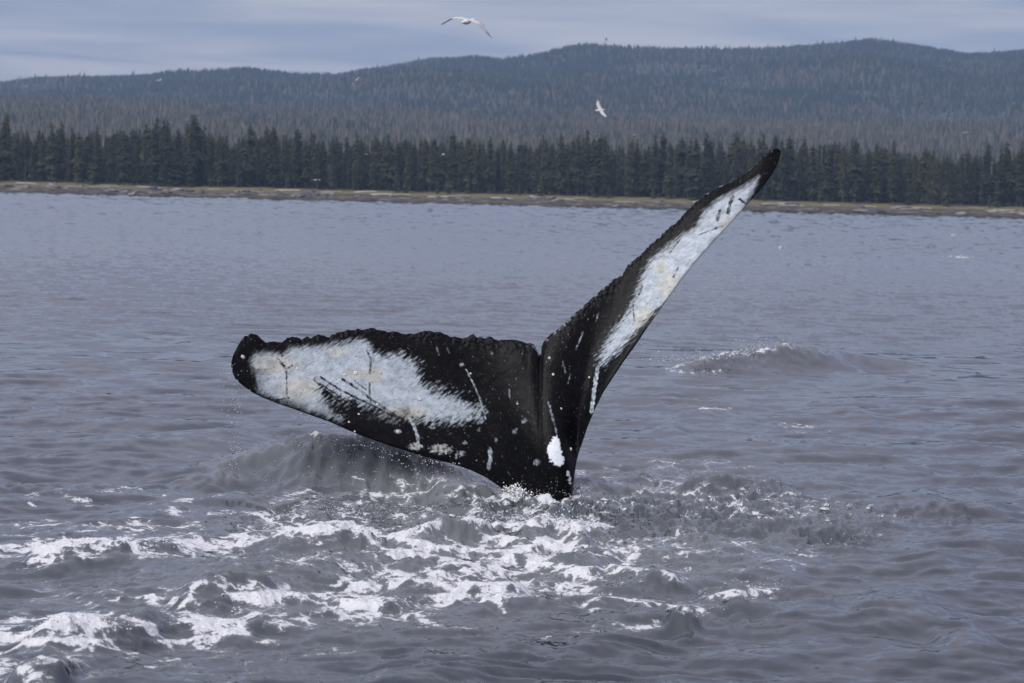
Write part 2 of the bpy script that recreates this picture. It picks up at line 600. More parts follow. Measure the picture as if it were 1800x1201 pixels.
    for ci, (poly, wf, wb, ae) in enumerate(crests):
        pp = np.array(poly, float)
        # densify then drop onto the water at crest height
        t = np.linspace(0, len(pp) - 1, 61)
        q = np.stack([np.interp(t, np.arange(len(pp)), pp[:, c]) for c in range(3)], 1)
        W = np.stack([on_z(q[i:i + 1, 0], q[i:i + 1, 1], q[i, 2])[0] for i in range(len(q))])
        kk = np.hanning(17)[1:-1]
        kk /= kk.sum()

        def soft(v):
            v = np.concatenate([2 * v[0] - v[7:0:-1], v, 2 * v[-1] - v[-2:-9:-1]])
            return np.convolve(v, kk, 'valid')
        q[:, 2] = soft(q[:, 2])
        W = np.stack([soft(W[:, 0]), soft(W[:, 1]), W[:, 2]], 1)
        m_ = (ax > W[:, 0].min() - 3) & (ax < W[:, 0].max() + 3) & (ay > W[:, 1].min() - 3) & (ay < W[:, 1].max() + 3)
        k = np.where(m_)[0]
        if not len(k):
            continue
        order = np.argsort(W[:, 0])
        Wx, Wy = W[order, 0], W[order, 1]
        sl_ = np.gradient(Wy) / np.maximum(np.gradient(Wx), 1e-3)
        wob = 0.07 * fbm(ax[k] * 2.6, ay[k] * .8, 3, 21)
        yc = np.interp(ax[k], Wx, Wy)
        cs = 1 / np.sqrt(1 + np.clip(np.interp(ax[k], Wx, sl_), -1.5, 1.5) ** 2)
        dy = (ay[k] + wob - yc) * cs
        tt = (ax[k] - Wx[0]) / (Wx[-1] - Wx[0])
        hgt = np.interp(tt, np.linspace(0, 1, len(q)), q[order, 2]) * sstep(0, .28, tt) * sstep(0, .28, 1 - tt)
        front = dy < 0
        dd = np.where(front, -dy / wf, dy / wb)
        if ci in lips:
            l0, l1, lw_, ls = lips[ci]
            brk = np.clip(.75 + .9 * fbm(ax[k] * 5, ay[k] * 1.5, 3, 33), 0, 1)
            lipf[k] = np.maximum(lipf[k], ls * brk * np.exp(-(np.where(front, -dy / (lw_ * .7), dy / lw_)) ** 2) * sstep(l0, l0 + .06, tt) * sstep(0, .06, l1 - tt))
        lump = 1 + .14 * fbm(ax[k] * 3.1, ay[k] * 2, 3, 27)
        if ci == 2:
            hgt = np.interp(tt, np.linspace(0, 1, len(q)), q[order, 2]) * sstep(0, .10, tt) * sstep(0, .28, 1 - tt)
        prof = np.where(front, np.exp(-dd ** 1.5) - 0.10 * np.exp(-((dd - 2.2) / 0.9) ** 2), np.exp(-dd ** 1.7)) * lump
        prof = prof * (1 + .16 * fbm(ax[k] * 9 + ay[k] * 3, ay[k] * 5, 3, 29) * np.clip(1.4 - dd, 0, 1))
        if ci == 0:
            az_[k] += .030 * np.exp(-(dy / .16) ** 2) * (1 - 2.6 * np.abs(fbm(ax[k] * 7, ay[k] * 6, 3, 30))) * sstep(.3, .4, tt)
            az_[k] += .010 * np.sin(ax[k] * 46 + 9 * fbm(ax[k] * 2, ay[k] * 1.5, 2, 28)) * np.exp(-((dd - .8) / .6) ** 2) * front
        az_[k] += hgt * prof * (1.2 if ae >= .75 else (1.4 if abs(ae - .28) < .001 else .95))
        aer[k] = np.maximum(aer[k], (.62 if ci == 0 else ae) * np.exp(-np.where(front, dd / 1.8, dd * 1.2) ** 2) * sstep(0.02, .1, hgt))

    # sharp little ridges of wind ripple over the swells, running across the view
    wx_ = ax + .25 * fbm(ax * .9, ay * .7, 2, 111)
    wy_ = ay + .35 * fbm(ax * .6, ay * .8, 2, 113)
    rid = 1 - 2.7 * np.abs(fbm(wx_ * 1.6 + wy_ * .5, wy_ * 3.4, 3, 115))
    az_ += .0125 * rid * np.clip(1.5 - sp / .12, 0, 1) * (.6 + .8 * np.clip(fbm(ax / 3, ay / 4, 2, 117) + .4, 0, 1))

    # ---- churned water round the tail stock and in the wake
    def blob(cx, cy, rx, ry, p=2.0):
        return np.exp(-(((apx - cx) / rx) ** 2 + ((apy - cy) / ry) ** 2) ** (p / 2))
    turb = np.clip(blob(960, 925, 330, 85) + 0.8 * blob(620, 920, 300, 60) + .75 * blob(1200, 900, 260, 80) + .5 * blob(400, 1060, 550, 120)
                   + .45 * blob(1000, 1040, 420, 80) + .35 * blob(1480, 930, 130, 50), 0, 1.15)
    t1 = fbm(ax * 1.6, ay * 1.3, 3, 31)
    t2 = 1 - np.abs(fbm(ax * 4.5, ay * 3.6, 4, 37)) * 2
    t3 = fbm(ax * 14, ay * 11, 3, 41)
    fade = np.clip(1.5 - sp / 0.12, 0, 1)
    az_ += turb * (0.075 * t1 + 0.022 * t2 + 0.016 * t3 * fade - 0.02)
    t4 = fbm(ax * 6.0, ay * 5.0, 3, 43)
    az_ += (0.010 * t4 + 0.02 * fbm(ax * 1.1, ay * 0.9, 2, 47)) * fade
    sm = blob(880, 1172, 340, 38) + .5 * blob(1150, 1120, 130, 40)
    wy2 = ay + .5 * fbm(ax * .8, ay * .8, 3, 101)
    az_ += sm * (.014 * np.sin(wy2 * 7.5 + 1.2 * np.sin(ax * 1.3)) - .034 * np.abs(np.sin(wy2 * 8.5 + .8 * np.sin(ax * 1.1) + ax * .5)) + .015 * np.sin(wy2 * 23 + 2.2 * np.sin(ax * 1.4 + 1)) + .012 * np.sin(wy2 * 15 + ax * 2.1 + 2 * np.sin(ax * 1.7)))
    cr_ = blob(1290, 900, 150, 50) + blob(1060, 905, 190, 30) + .8 * blob(1480, 945, 90, 28) + .6 * blob(560, 905, 200, 22)
    az_ += np.clip(cr_, 0, 1) * .034 * (1 - 2.6 * np.abs(fbm(ax * 10 + ay * 2, ay * 7, 3, 103)))
    # run-up of water round the stock
    az_ += 0.05 * blob(912, 873, 34, 9) + 0.03 * blob(1010, 862, 50, 16)
    aer = np.clip(np.maximum(aer, 0.75 * turb) * (1 - .65 * np.clip(cr_, 0, 1)) * (1 - .9 * np.clip(sm, 0, 1)), 0, 1)
    aer = np.clip(aer + 0.5 * blob(760, 840, 160, 45), 0, 1)

    # ---- foam: strokes (points, half width px, strength)
    strokes = [
        ([(-20, 968), (60, 962), (130, 957), (220, 958), (300, 962), (400, 960)], 13, 1.0),
        ([(-20, 990), (80, 984), (150, 980)], 8, .75),
        ([(-10, 925), (90, 922), (180, 930)], 5, .35),
        ([(150, 930), (260, 925), (330, 928), (345, 938)], 7, .5),
        ([(420, 952), (480, 940), (540, 932), (600, 930), (650, 936)], 14, .95),
        ([(640, 962), (700, 942), (760, 922), (812, 912), (870, 922)], 8, .95),
        ([(385, 905), (430, 902), (470, 905)], 6, .6), ([(470, 912), (560, 908), (640, 905)], 6, .4),
        ([(60, 872), (110, 865)], 5, .5), ([(120, 878), (150, 882)], 4, .5), ([(300, 875), (330, 880)], 4, .5), ([(280, 890), (310, 900), (340, 910)], 5, .55),
        ([(20, 895), (50, 890)], 4, .5), ([(180, 860), (240, 862)], 4, .4), ([(230, 905), (240, 915)], 4, .45), ([(500, 872), (560, 868)], 4, .4), ([(640, 874), (680, 872)], 4, .5),
        ([(700, 975), (760, 985), (830, 998), (900, 1010)], 13, .9),
        ([(730, 960), (800, 965), (860, 975), (920, 965)], 12, .8),
        ([(900, 925), (950, 915), (1000, 918), (1020, 930), (1045, 925)], 9, .95),
        ([(880, 945), (960, 955), (1040, 965), (1100, 972)], 13, .75),
        ([(860, 975), (930, 985), (980, 1000), (1040, 1005), (1100, 998)], 13, .95),
        ([(1070, 1008), (1120, 1002), (1190, 1012)], 9, .8),
        ([(1110, 960), (1160, 965), (1195, 962)], 7, .5),
        ([(1160, 970), (1185, 978)], 7, .5),
        ([(-20, 1130), (40, 1106), (110, 1090), (160, 1096), (250, 1104), (330, 1095), (400, 1100)], 16, 1.0),
        ([(270, 1052), (330, 1055), (400, 1070), (480, 1085)], 10, .85),
        ([(340, 1030), (400, 1032), (460, 1035)], 8, .75),
        ([(400, 1055), (470, 1048), (560, 1052), (640, 1062), (720, 1058), (800, 1052), (880, 1050)], 14, .95),
        ([(620, 1030), (700, 1020), (770, 1030), (840, 1035), (930, 1030)], 13, .8),
        ([(760, 1005), (830, 1012), (900, 1022), (960, 1028), (1020, 1035)], 9, .7),
        ([(480, 1095), (560, 1090), (650, 1080), (740, 1085), (820, 1090)], 10, .65),
        ([(-20, 1125), (100, 1128), (250, 1130), (380, 1125)], 9, .75),
        ([(360, 1140), (420, 1130), (470, 1130)], 7, .5), ([(560, 1155), (600, 1150)], 10, .4),
        ([(-20, 1178), (30, 1172), (60, 1185)], 18, .95), ([(0, 1150), (80, 1155), (140, 1165)], 8, .55),
        ([(230, 1150), (270, 1145)], 6, .4), ([(270, 1170), (300, 1165)], 6, .4), ([(190, 1050), (230, 1060)], 5, .3),
        ([(1250, 1046), (1300, 1040), (1350, 1042)], 6, .65),
        ([(1060, 1050), (1130, 1058), (1200, 1066), (1230, 1072)], 6, .6),
        ([(900, 1060), (990, 1062), (1060, 1070)], 6, .4), ([(1060, 1105), (1140, 1100)], 8, .3), ([(930, 1110), (1020, 1120)], 8, .3),
        ([(1020, 840), (1090, 850), (1160, 845), (1220, 850)], 7, .55),
        ([(1020, 860), (1090, 866), (1150, 858), (1200, 868), (1240, 880)], 7, .5),
        ([(880, 874), (920, 868), (955, 874)], 8, 1.15), ([(955, 878), (1000, 882), (1015, 866)], 9, .6),
        ([(820, 850), (850, 846), (890, 862)], 5, .5), ([(820, 885), (870, 890), (960, 905)], 8, .4),
        ([(700, 905), (800, 895), (880, 905)], 9, .35),
        
        
        ([(1170, 650), (1220, 655), (1260, 652)], 2, .4),
        ([(1230, 715), (1280, 720)], 2.5, .4), ([(1370, 745), (1430, 750)], 2.5, .45), ([(1400, 757), (1450, 760)], 2.5, .4),
    ]
    # foam rides on raised water: shift the lookup by the local rise
    rise = az_ * FOC / ar
    spy = apy - rise
    wx = 7 * fbm(ax * 3, ay * 2.2, 3, 51)
    wy = 5 * fbm(ax * 3.3, ay * 2.4, 3, 57)
    for poly, hw, st in strokes:
        xs = [p[0] for p in poly]
        ys = [p[1] for p in poly]
        k = np.where((apx > min(xs) - 5 * hw - 15) & (apx < max(xs) + 5 * hw + 15) & (spy > min(ys) - 3.2 * hw - 10) & (spy < max(ys) + 3.2 * hw + 10))[0]
        if not len(k):
            continue
        poly2 = [(p[0] / 2.2, p[1]) for p in poly]       # foam drifts out sideways more than in depth
        d, _, _ = seg_dist((apx[k] + wx[k] * 2) / 2.2, spy[k] + wy[k], poly2)
        foam[k] = np.maximum(foam[k], st * np.exp(-(d / (hw * 1.12)) ** 1.6))
    # torn into lace by cells of clear water
    big = fbm(ax * 1.1, ay * .8, 3, 61)
    foam_l = foam * (.80 + .55 * big)
    wisps = np.clip(turb, 0, 1) * (.13 + .18 * big + .10 * fbm(ax * 4, ay * 3, 2, 65)) * sstep(-.35, .15, fbm(ax * .8, ay * .5, 2, 71))
    foam = np.clip(np.maximum(np.maximum(foam_l, wisps), lipf), 0, 1.2)
    az_ += 0.016 * sstep(.3, .9, foam) * (1 + 1.2 * t3)
    z[idx] += az_
    FO, AE, NE = np.zeros(len(x)), np.zeros(len(x)), np.zeros(len(x))
    FO[idx], AE[idx] = foam, aer
    NE = np.clip(1.25 - r / 110.0, 0, 1)
    verts = np.stack([x, y, z], 1)
    centre = np.array([[0, 0, 0.0]])
    verts = np.concatenate([verts, centre])
    faces = grid_faces(nr, nc, close_c=False)
    # az runs -180..180, the first and last column coincide
    c = len(verts) - 1
    fan = np.stack([np.full(nc - 1, c), np.arange(1, nc), np.arange(0, nc - 1)], 1)
    me = new_mesh("sea", verts, [faces[:, ::-1], fan[:, ::-1]], M_WATER)
    sm_ = np.ones(len(faces) + len(fan), bool)
    sm_[n_near * (nc - 1):len(faces)] = False
    me.polygons.foreach_set('use_smooth', sm_)
    for nm, d in (('foam', FO), ('aer', AE), ('near', NE), ('fine', np.clip(1.35 - r / 26.0, 0, 1))):
        add_attr(me, nm, np.concatenate([d, [0]]))
    o = link("sea", me)
    tag(o, "rippled slate grey sea streaked with white foam", None, None, 'structure')
    return dict(x=ax, y=ay, z=az_, px=apx, py=spy, foam=foam, rise=rise, turb=turb)


SEA = build_sea()


# ------------------------------------------------------------------ land
SKY_X = [-600, -200, 0, 60, 180, 300, 350, 430, 520, 600, 640, 700, 760, 830, 880, 960, 1020, 1100, 1200, 1330, 1420, 1480, 1530, 1600, 1650, 1700, 1760, 1800, 2000, 2500]
SKY_Y = [155, 148, 141, 133, 129, 127, 131, 122, 124, 124, 114, 106, 98, 97, 103, 95, 84, 88, 86, 80, 74, 69, 63, 73, 80, 89, 86, 84, 88, 100]
_sr = ray(np.array(SKY_X, float), np.array(SKY_Y, float))
SKY_AZ = np.arctan2(_sr[:, 0], _sr[:, 1])
SKY_T = _sr[:, 2] / np.hypot(_sr[:, 0], _sr[:, 1])
SHORE_R = 1300.0


def land_h(az, r):
    """ground height and beach height at polar position"""
    x, y = r * np.sin(az), r * np.cos(az)
    sk = np.interp(az, SKY_AZ, SKY_T)
    shore = SHORE_R + 14 * fbm(x / 90, x * 0 + 0.5, 3, 3) + 3 * perlin(x / 14, x * 0, 9)
    s = r - shore
    nb = fbm(x / 14, y / 9, 4, 13)
    beach = np.interp(s, [-60, 0, 14, 40, 48, 62, 75, 200, 400], [-6, 0, 1.5, 3.3, 4.0, 4.9, 5.6, 6.2, 8.0])
    beach = beach + 0.55 * nb * sstep(2, 12, s) * (1 - sstep(40, 60, s)) + .7 * sstep(.15, .5, fbm(x / 30, y / 25, 3, 23)) * sstep(5, 15, s) * (1 - sstep(40, 55, s))
    ridge = 0.030 + 0.0030 * fbm(x / 900, y / 900 * 0 + 2.2, 3, 5)
    t1 = np.interp(r, [1500, 2000, 3000, 4000, 4600], [.003, .008, .021, 1.0, 1.0])
    # two slopes: a low wooded rise at 4 km, the main hills peaking at 6.5 km
    low = np.interp(r, [1300, 1700, 2200, 3000, 4000, 4700, 6000, 9000], [0, 6, 22, 66, 122, 118, 90, 60])
    low = low * (ridge / 0.0305) + sstep(1800, 3200, r) * 9 * fbm(x / 260, y / 260, 3, 15)
    main = (sk * 6500 + 2.1 - 17) * np.interp(r, [3300, 3900, 4600, 5400, 6100, 6500, 7000, 9000], [0, .18, .46, .74, .94, 1.0, .93, .5])
    main = main + sstep(3700, 4700, r) * (1 - sstep(5800, 6500, r)) * (62 * fbm(x / 520 + y / 900, y / 900, 4, 17))
    hills = np.maximum(low, main) + 6 * np.exp(-np.abs(low - main) / 15.0)
    w = sstep(90, 500, s)
    return beach * (1 - w) + np.maximum(hills, beach * 0 + 6.0) * w, s


def build_land():
    rr = np.concatenate([np.linspace(1240, 1282, 6), np.arange(1284, 1382, 1.3), np.linspace(1390, 1700, 22), np.linspace(1730, 7000, 150), [7600, 8300, 9000]])
    az = np.concatenate([np.radians(np.linspace(-45, -13.5, 40)), np.radians(np.linspace(-13.3, 13.3, 620)), np.radians(np.linspace(13.5, 45, 40))])
    A, R = np.meshgrid(az, rr)
    Z, S = land_h(A.ravel(), R.ravel())
    x, y = (R * np.sin(A)).ravel(), (R * np.cos(A)).ravel()
    f = grid_faces(len(rr), len(az))
    cut = int(np.searchsorted(rr, 1384))
    # beach and hills: one ground, two meshes that meet on a shared row
    nb_ = cut * len(az)
    verts = np.stack([x, y, Z], 1)
    me = new_mesh("beach", verts[:nb_], f[f.max(1) < nb_][:, ::-1][:, ::-1], M_TERRAIN)
    Bz = np.interp(S, [0, 14, 40, 48, 62, 75], [0, 1.5, 3.3, 4.0, 4.9, 5.8]) + (Z - np.interp(S, [-60, 0, 14, 40, 48, 62, 75, 200, 400], [-6, 0, 1.5, 3.3, 4.0, 4.9, 5.6, 6.2, 8.0])) * .5 * (S < 48)
    add_attr(me, 'bz', Bz[:nb_])
    tag(link("beach", me), "low rocky beach with brown weed and a strip of yellow grass", None, None, 'structure')
    o0 = (cut - 1) * len(az)
    f2 = f[f.min(1) >= o0] - o0
    me = new_mesh("hills", verts[o0:], f2, M_TERRAIN)
    add_attr(me, 'bz', np.full(len(verts) - o0, 9.0))
    tag(link("hills", me), "long wooded hills rising behind the far shore", None, None, 'structure')


build_land()


# ------------------------------------------------------------------ trees
def spruce_mesh(seed, whorls=30, per=8, width=0.125, young=False, top='spike'):
    """unit-height spruce: returns crown verts/faces and trunk verts/faces"""
    g = random.Random(seed)
    V, Fc = [], []
    lean = (g.uniform(-.012, .012), g.uniform(-.012, .012))
    z0 = 0.02 if young else g.uniform(.05, .12)
    sect = [g.uniform(.6, 1.25) for _ in range(9)]
    for i in range(whorls):
        t = i / (whorls - 1)
        z = z0 + (0.985 - z0) * t ** 0.92
        env = (1 - t) ** 0.46 * (0.72 + 0.28 * min(1, t * 5)) * (.8 + .3 * math.sin(t * 9 + seed) * math.sin(t * 23 + seed * 2))
        if top == 'flat':
            env = max(env * .9, 0.30 if .6 < t < .95 else 0)
        if top == 'gappy' and .45 < t < .6:
            env *= .5
        for k in range(per if t < .85 else max(4, per - 3)):
            a = 2 * math.pi * (k + g.random() * .9) / per + i * 1.3
            s = sect[int((a % 6.283) / 6.283 * 8.99)]
            L = width * env * g.uniform(.35, 1.25) * (0.6 + 0.4 * s) + .006
            if g.random() < .06:
                continue
            dx, dy = math.cos(a), math.sin(a)
            nx, ny = -dy, dx
            droop = L * g.uniform(.25, .65)
            up = L * .12
            wd = L * g.uniform(.16, .34) + .004
            zz = z + g.uniform(-.012, .012)
            b = len(V)
            ox, oy = lean[0] * z, lean[1] * z
            V += [(ox + dx * L * .08, oy + dy * L * .08, zz + .006),
                  (ox + dx * L * .55 + nx * wd, oy + dy * L * .55 + ny * wd, zz + up - droop * .62),
                  (ox + dx * L, oy + dy * L, zz - droop * .8),
                  (ox + dx * L * .55 - nx * wd, oy + dy * L * .55 - ny * wd, zz + up - droop * .62),
                  (ox + dx * L * .6, oy + dy * L * .6, zz + up - droop * .15)]
            Fc += [(b, b + 1, b + 4), (b + 1, b + 2, b + 4), (b + 2, b + 3, b + 4), (b + 3, b, b + 4)]
    b = len(V)
    V += [(lean[0] + .004, lean[1], .95), (lean[0] - .003, lean[1] + .004, .95), (lean[0] - .003, lean[1] - .004, .95), (lean[0], lean[1], 1.0)]
    Fc += [(b, b + 1, b + 3), (b + 1, b + 2, b + 3), (b + 2, b, b + 3)]
    TV, TF = [], []
    n = 6
    for j, (zz, rr_) in enumerate(((-.03, .016), (0.0, .013), (.5, .007), (.96, .0015))):
        for k in range(n):
            a = 2 * math.pi * k / n
            TV.append((lean[0] * zz + rr_ * math.cos(a), lean[1] * zz + rr_ * math.sin(a), zz))
    for j in range(3):
        for k in range(n):
            TF.append((j * n + k, j * n + (k + 1) % n, (j + 1) * n + (k + 1) % n, (j + 1) * n + k))
    return np.array(V), np.array(Fc), np.array(TV), np.array(TF)


def snag_mesh(seed):
    g = random.Random(seed)
    TV, TF = [], []
    n = 5
    for j, (zz, rr_) in enumerate(((-.03, .014), (.4, .010), (1.0, .003))):
        for k in range(n):
            a = 2 * math.pi * k / n
            TV.append((rr_ * math.cos(a) + .01 * zz, rr_ * math.sin(a), zz))
    for j in range(2):
        for k in range(n):
            TF.append((j * n + k, j * n + (k + 1) % n, (j + 1) * n + (k + 1) % n, (j + 1) * n + k))
    BV, BF = [], []
    for i in range(16):
        z = g.uniform(.3, .95)
        a = g.random() * 6.283
        L = .10 * (1.05 - z) * g.uniform(.5, 1.3) + .012
        w = .0035
        b = len(BV)
        dx, dy = math.cos(a), math.sin(a)
        BV += [(0, 0, z - w), (0, 0, z + w), (dx * L, dy * L, z - L * .25 + .001), (dx * L, dy * L, z - L * .25 - .001), (-dy * w, dx * w, z)]
        BF += [(b, b + 2, b + 1), (b, b + 3, b + 2), (b + 4, b + 2, b + 1), (b + 4, b + 3, b)]
    return np.array(BV), np.array(BF), np.array(TV), np.array(TF)


SPR = []
for i in range(9):
    top = ('spike', 'flat', 'gappy', 'flat')[i % 4]
    cv, cf, tv, tf = spruce_mesh(100 + i, 46, 9, (0.115, .14, .165)[i % 3], False, top)
    SPR.append((new_mesh("crown", cv, cf, M_NEEDLE, False), new_mesh("trunk", tv, tf, M_BARK), cv, cf, tv, tf))
YNG = []
for i in range(3):
    cv, cf, tv, tf = spruce_mesh(200 + i, 22, 8, .23, True)
    YNG.append((new_mesh("crown", cv, cf, M_YOUNG, False), new_mesh("trunk", tv, tf, M_BARK), cv, cf, tv, tf))
SNG = []
for i in range(3):
    cv, cf, tv, tf = snag_mesh(300 + i)
    SNG.append((new_mesh("branches", cv, cf, M_SNAG, False), new_mesh("trunk", tv, tf, M_SNAG), cv, cf, tv, tf))


def plant(name, kit, az, r, h, rot, label, cat, group, wide=1.0, part='crown', sink=0.25):
    zg = float(land_h(np.array([az]), np.array([r]))[0][0])
    e = bpy.data.objects.new(name, None)
    COL.objects.link(e)
    e.empty_display_size = 1
    e.location = (r * math.sin(az), r * math.cos(az), zg - sink)
    e.rotation_euler = (0, 0, rot)
    e.scale = (h * wide, h * wide, h)
    tag(e, label, cat, group)
    link(part, kit[0], e)
    link("trunk", kit[1], e)
    return e


def az_of(px):
    d = ray(np.array([float(px)]), np.array([353.0 + (px - 900) * .0256]))[0]
    return math.atan2(d[0], d[1])


# tops of the treeline read off the photograph's layout: taller stands here and there
TOPX = [-100, 0, 10, 25, 60, 110, 180, 230, 285, 300, 340, 365, 400, 430, 440, 480, 520, 560, 640, 700, 760, 790, 810, 860, 900, 960, 1030, 1060, 1100, 1190, 1260, 1290, 1330, 1360, 1390, 1420, 1460, 1530, 1600, 1650, 1690, 1730, 1760, 1780, 1800, 1900]
TOPY = [232, 222, 204, 226, 224, 215, 226, 212, 210, 212, 204, 222, 236, 226, 222, 226, 230, 232, 236, 236, 232, 234, 236, 238, 242, 238, 228, 240, 240, 236, 236, 234, 236, 240, 238, 246, 242, 246, 252, 262, 260, 256, 252, 250, 250, 252]


def tree_height(px, r):
    top = np.interp(px, TOPX, TOPY)
    hor = 353.0 + (px - 900) * .0256
    return (hor - top) / FOC * r + CAM_Z - 5.6


gt = random.Random(21)
SHARED = "dark green spruce in the dense forest wall along the far shore"
GROUP = "spruces along the far shore"
special = {10: "tall narrow spruce above its neighbours near the left end of the shore forest",
           285: "tall spruce with a bare feathery tip, left of the two tallest on the shore",
           340: "tall bushy topped spruce, right of the two tallest on the shore",
           437: "round topped spruce standing over the treeline left of the fluke",
           1030: "single spruce whose tip tops the treeline under the diving gull",
           1360: "dark spruce behind the raised tip of the right fluke"}
for px0, lab in special.items():
    rr0 = 1368 + gt.uniform(0, 8)
    plant("spruce_tree", SPR[{340: 2, 437: 2}.get(px0, 0)], az_of(px0), rr0, tree_height(px0, rr0) * 1.04, gt.random() * 6.28, lab, "tree", GROUP, 1.25 if px0 in (340, 437) else 1.0)
rows = [(1364, 95), (1379, 90), (1396, 85)]
for rbase, n in rows:
    for i in range(n):
        px0 = -60 + 1920 * (i + gt.uniform(.1, .9)) / n
        r0 = rbase + gt.uniform(-6, 7)
        h = tree_height(px0, r0) * gt.choice((.56, .66, .76, .82, .86, .9, .96, 1.04))
        kit = gt.choice(SPR)
        plant("spruce_tree", kit, az_of(px0), r0, h, gt.random() * 6.28, SHARED, "tree", GROUP, gt.uniform(.85, 1.35))
for i in range(46):
    px0 = -30 + 1860 * (i + gt.random()) / 46
    if 990 < px0 < 1700 and gt.random() < .5:
        continue
    r0 = 1357 + gt.uniform(-3, 5)
    plant("young_spruce", gt.choice(YNG), az_of(px0), r0, gt.uniform(4.5, 12.5), gt.random() * 6.28,
          "small paler green young spruce at the foot of the shore forest", "tree", "young spruces at the forest edge", gt.uniform(.9, 1.3))
for i, px0 in enumerate((44, 590, 1290, 1655)):
    plant("dead_tree", SNG[i % 3], az_of(px0), 1358 + gt.uniform(0, 5), gt.uniform(7, 11), gt.random() * 6.28,
          "bare grey dead tree standing among the dark shore spruces", "tree", "dead trees in the shore forest", 1.0, 'branches')


# forest behind, as one mass of instances
def low_spruce(seed, tiers=5, n=6, width=.14):
    g = random.Random(seed)
    V, Fc = [], []
    for i in range(tiers):
        t = i / tiers
        zb, zt = .06 + .9 * t, min(1.0, .06 + .9 * (t + 1.9 / tiers))
        w = width * (1 - t) ** .85
        b = len(V)
        for k in range(n * 2):
            a = math.pi * k / n + i
            q = w * (g.uniform(.75, 1.25) if k % 2 == 0 else g.uniform(.3, .55))
            V.append((q * math.cos(a), q * math.sin(a), zb - (.03 if k % 2 == 0 else 0) + g.uniform(-.015, .015)))
        V.append((g.uniform(-.01, .01), g.uniform(-.01, .01), zt))
        for k in range(n * 2):
            Fc.append((b + k, b + (k + 1) % (n * 2), b + n * 2))
    return np.array(V), np.array(Fc)


def proto_collection(name, protos):
    c = bpy.data.collections.new(name)
    for nm, me in protos:
        c.objects.link(bpy.data.objects.new(nm, me))
    return c


def joined(kit, mats):
    cv, cf, tv, tf = kit[2:]
    me = new_mesh("whole_tree", np.concatenate([cv, tv]), [cf, tf + len(cv)], mats, False)
    mi = np.zeros(len(cf) + len(tf), np.int32)
    mi[len(cf):] = 1
    me.polygons.foreach_set('material_index', mi)
    return me


def scatter(name, pts, scl, wid, idx, coll, label):
    n = len(pts)
    me = bpy.data.meshes.new(name)
    me.vertices.add(n)
    me.vertices.foreach_set('co', np.asarray(pts, np.float32).reshape(-1))
    for nm, d in (('scl', scl), ('wid', wid), ('rot', rng.random(n) * 6.283), ('pick', idx)):
        add_attr(me, nm, d)
    o = link(name, me)
    ng = bpy.data.node_groups.new(name + "_nodes", 'GeometryNodeTree')
    ng.interface.new_socket("Geometry", in_out='INPUT', socket_type='NodeSocketGeometry')
    ng.interface.new_socket("Geometry", in_out='OUTPUT', socket_type='NodeSocketGeometry')
    N, L = ng.nodes, ng.links
    gi, go = N.new('NodeGroupInput'), N.new('NodeGroupOutput')
    ci = N.new('GeometryNodeCollectionInfo')
    ci.inputs['Collection'].default_value = coll
    ci.inputs['Separate Children'].default_value = True
    ci.inputs['Reset Children'].default_value = True
    iop = N.new('GeometryNodeInstanceOnPoints')
    iop.inputs['Pick Instance'].default_value = True

    def at(nm):
        a = N.new('GeometryNodeInputNamedAttribute')
        a.data_type = 'FLOAT'
        a.inputs['Name'].default_value = nm
        return a.outputs['Attribute']
    rv, sv = N.new('ShaderNodeCombineXYZ'), N.new('ShaderNodeCombineXYZ')
    L.new(at('rot'), rv.inputs[2])
    w = at('wid')
    L.new(w, sv.inputs[0])
    L.new(w, sv.inputs[1])
    L.new(at('scl'), sv.inputs[2])
    L.new(gi.outputs[0], iop.inputs['Points'])
    L.new(ci.outputs[0], iop.inputs['Instance'])
    L.new(at('pick'), iop.inputs['Instance Index'])
    L.new(rv.outputs[0], iop.inputs['Rotation'])
    L.new(sv.outputs[0], iop.inputs['Scale'])
    L.new(iop.outputs[0], go.inputs[0])
    md = o.modifiers.new("scatter", 'NODES')
    md.node_group = ng
    tag(o, label, None, None, 'stuff')
    return o


coll_near = proto_collection("near_trees", [("tree_a%d" % i, joined(k, [M_NEEDLE, M_BARK])) for i, k in enumerate(SPR)] + [("tree_b%d" % i, joined(k, [M_SNAG, M_SNAG])) for i, k in enumerate(SNG)])
lows = []
for i in range(6):
    v, f = low_spruce(400 + i, 5, 5, (.13, .16, .19)[i % 3])
    lows.append(("tree_c%d" % i, new_mesh("low_tree", v, f, M_SCRUB, False)))
for i, k in enumerate(SNG):
    lows.append(("tree_d%d" % i, joined(k, [M_SNAG, M_SNAG])))
for i in range(4):
    v, f = low_spruce(450 + i, 5, 5, (.14, .17, .20)[i % 3])
    lows.append(("tree_e%d" % i, new_mesh("dark_tree", v, f, M_DARKSCRUB, False)))
coll_far = proto_collection("far_trees", lows)

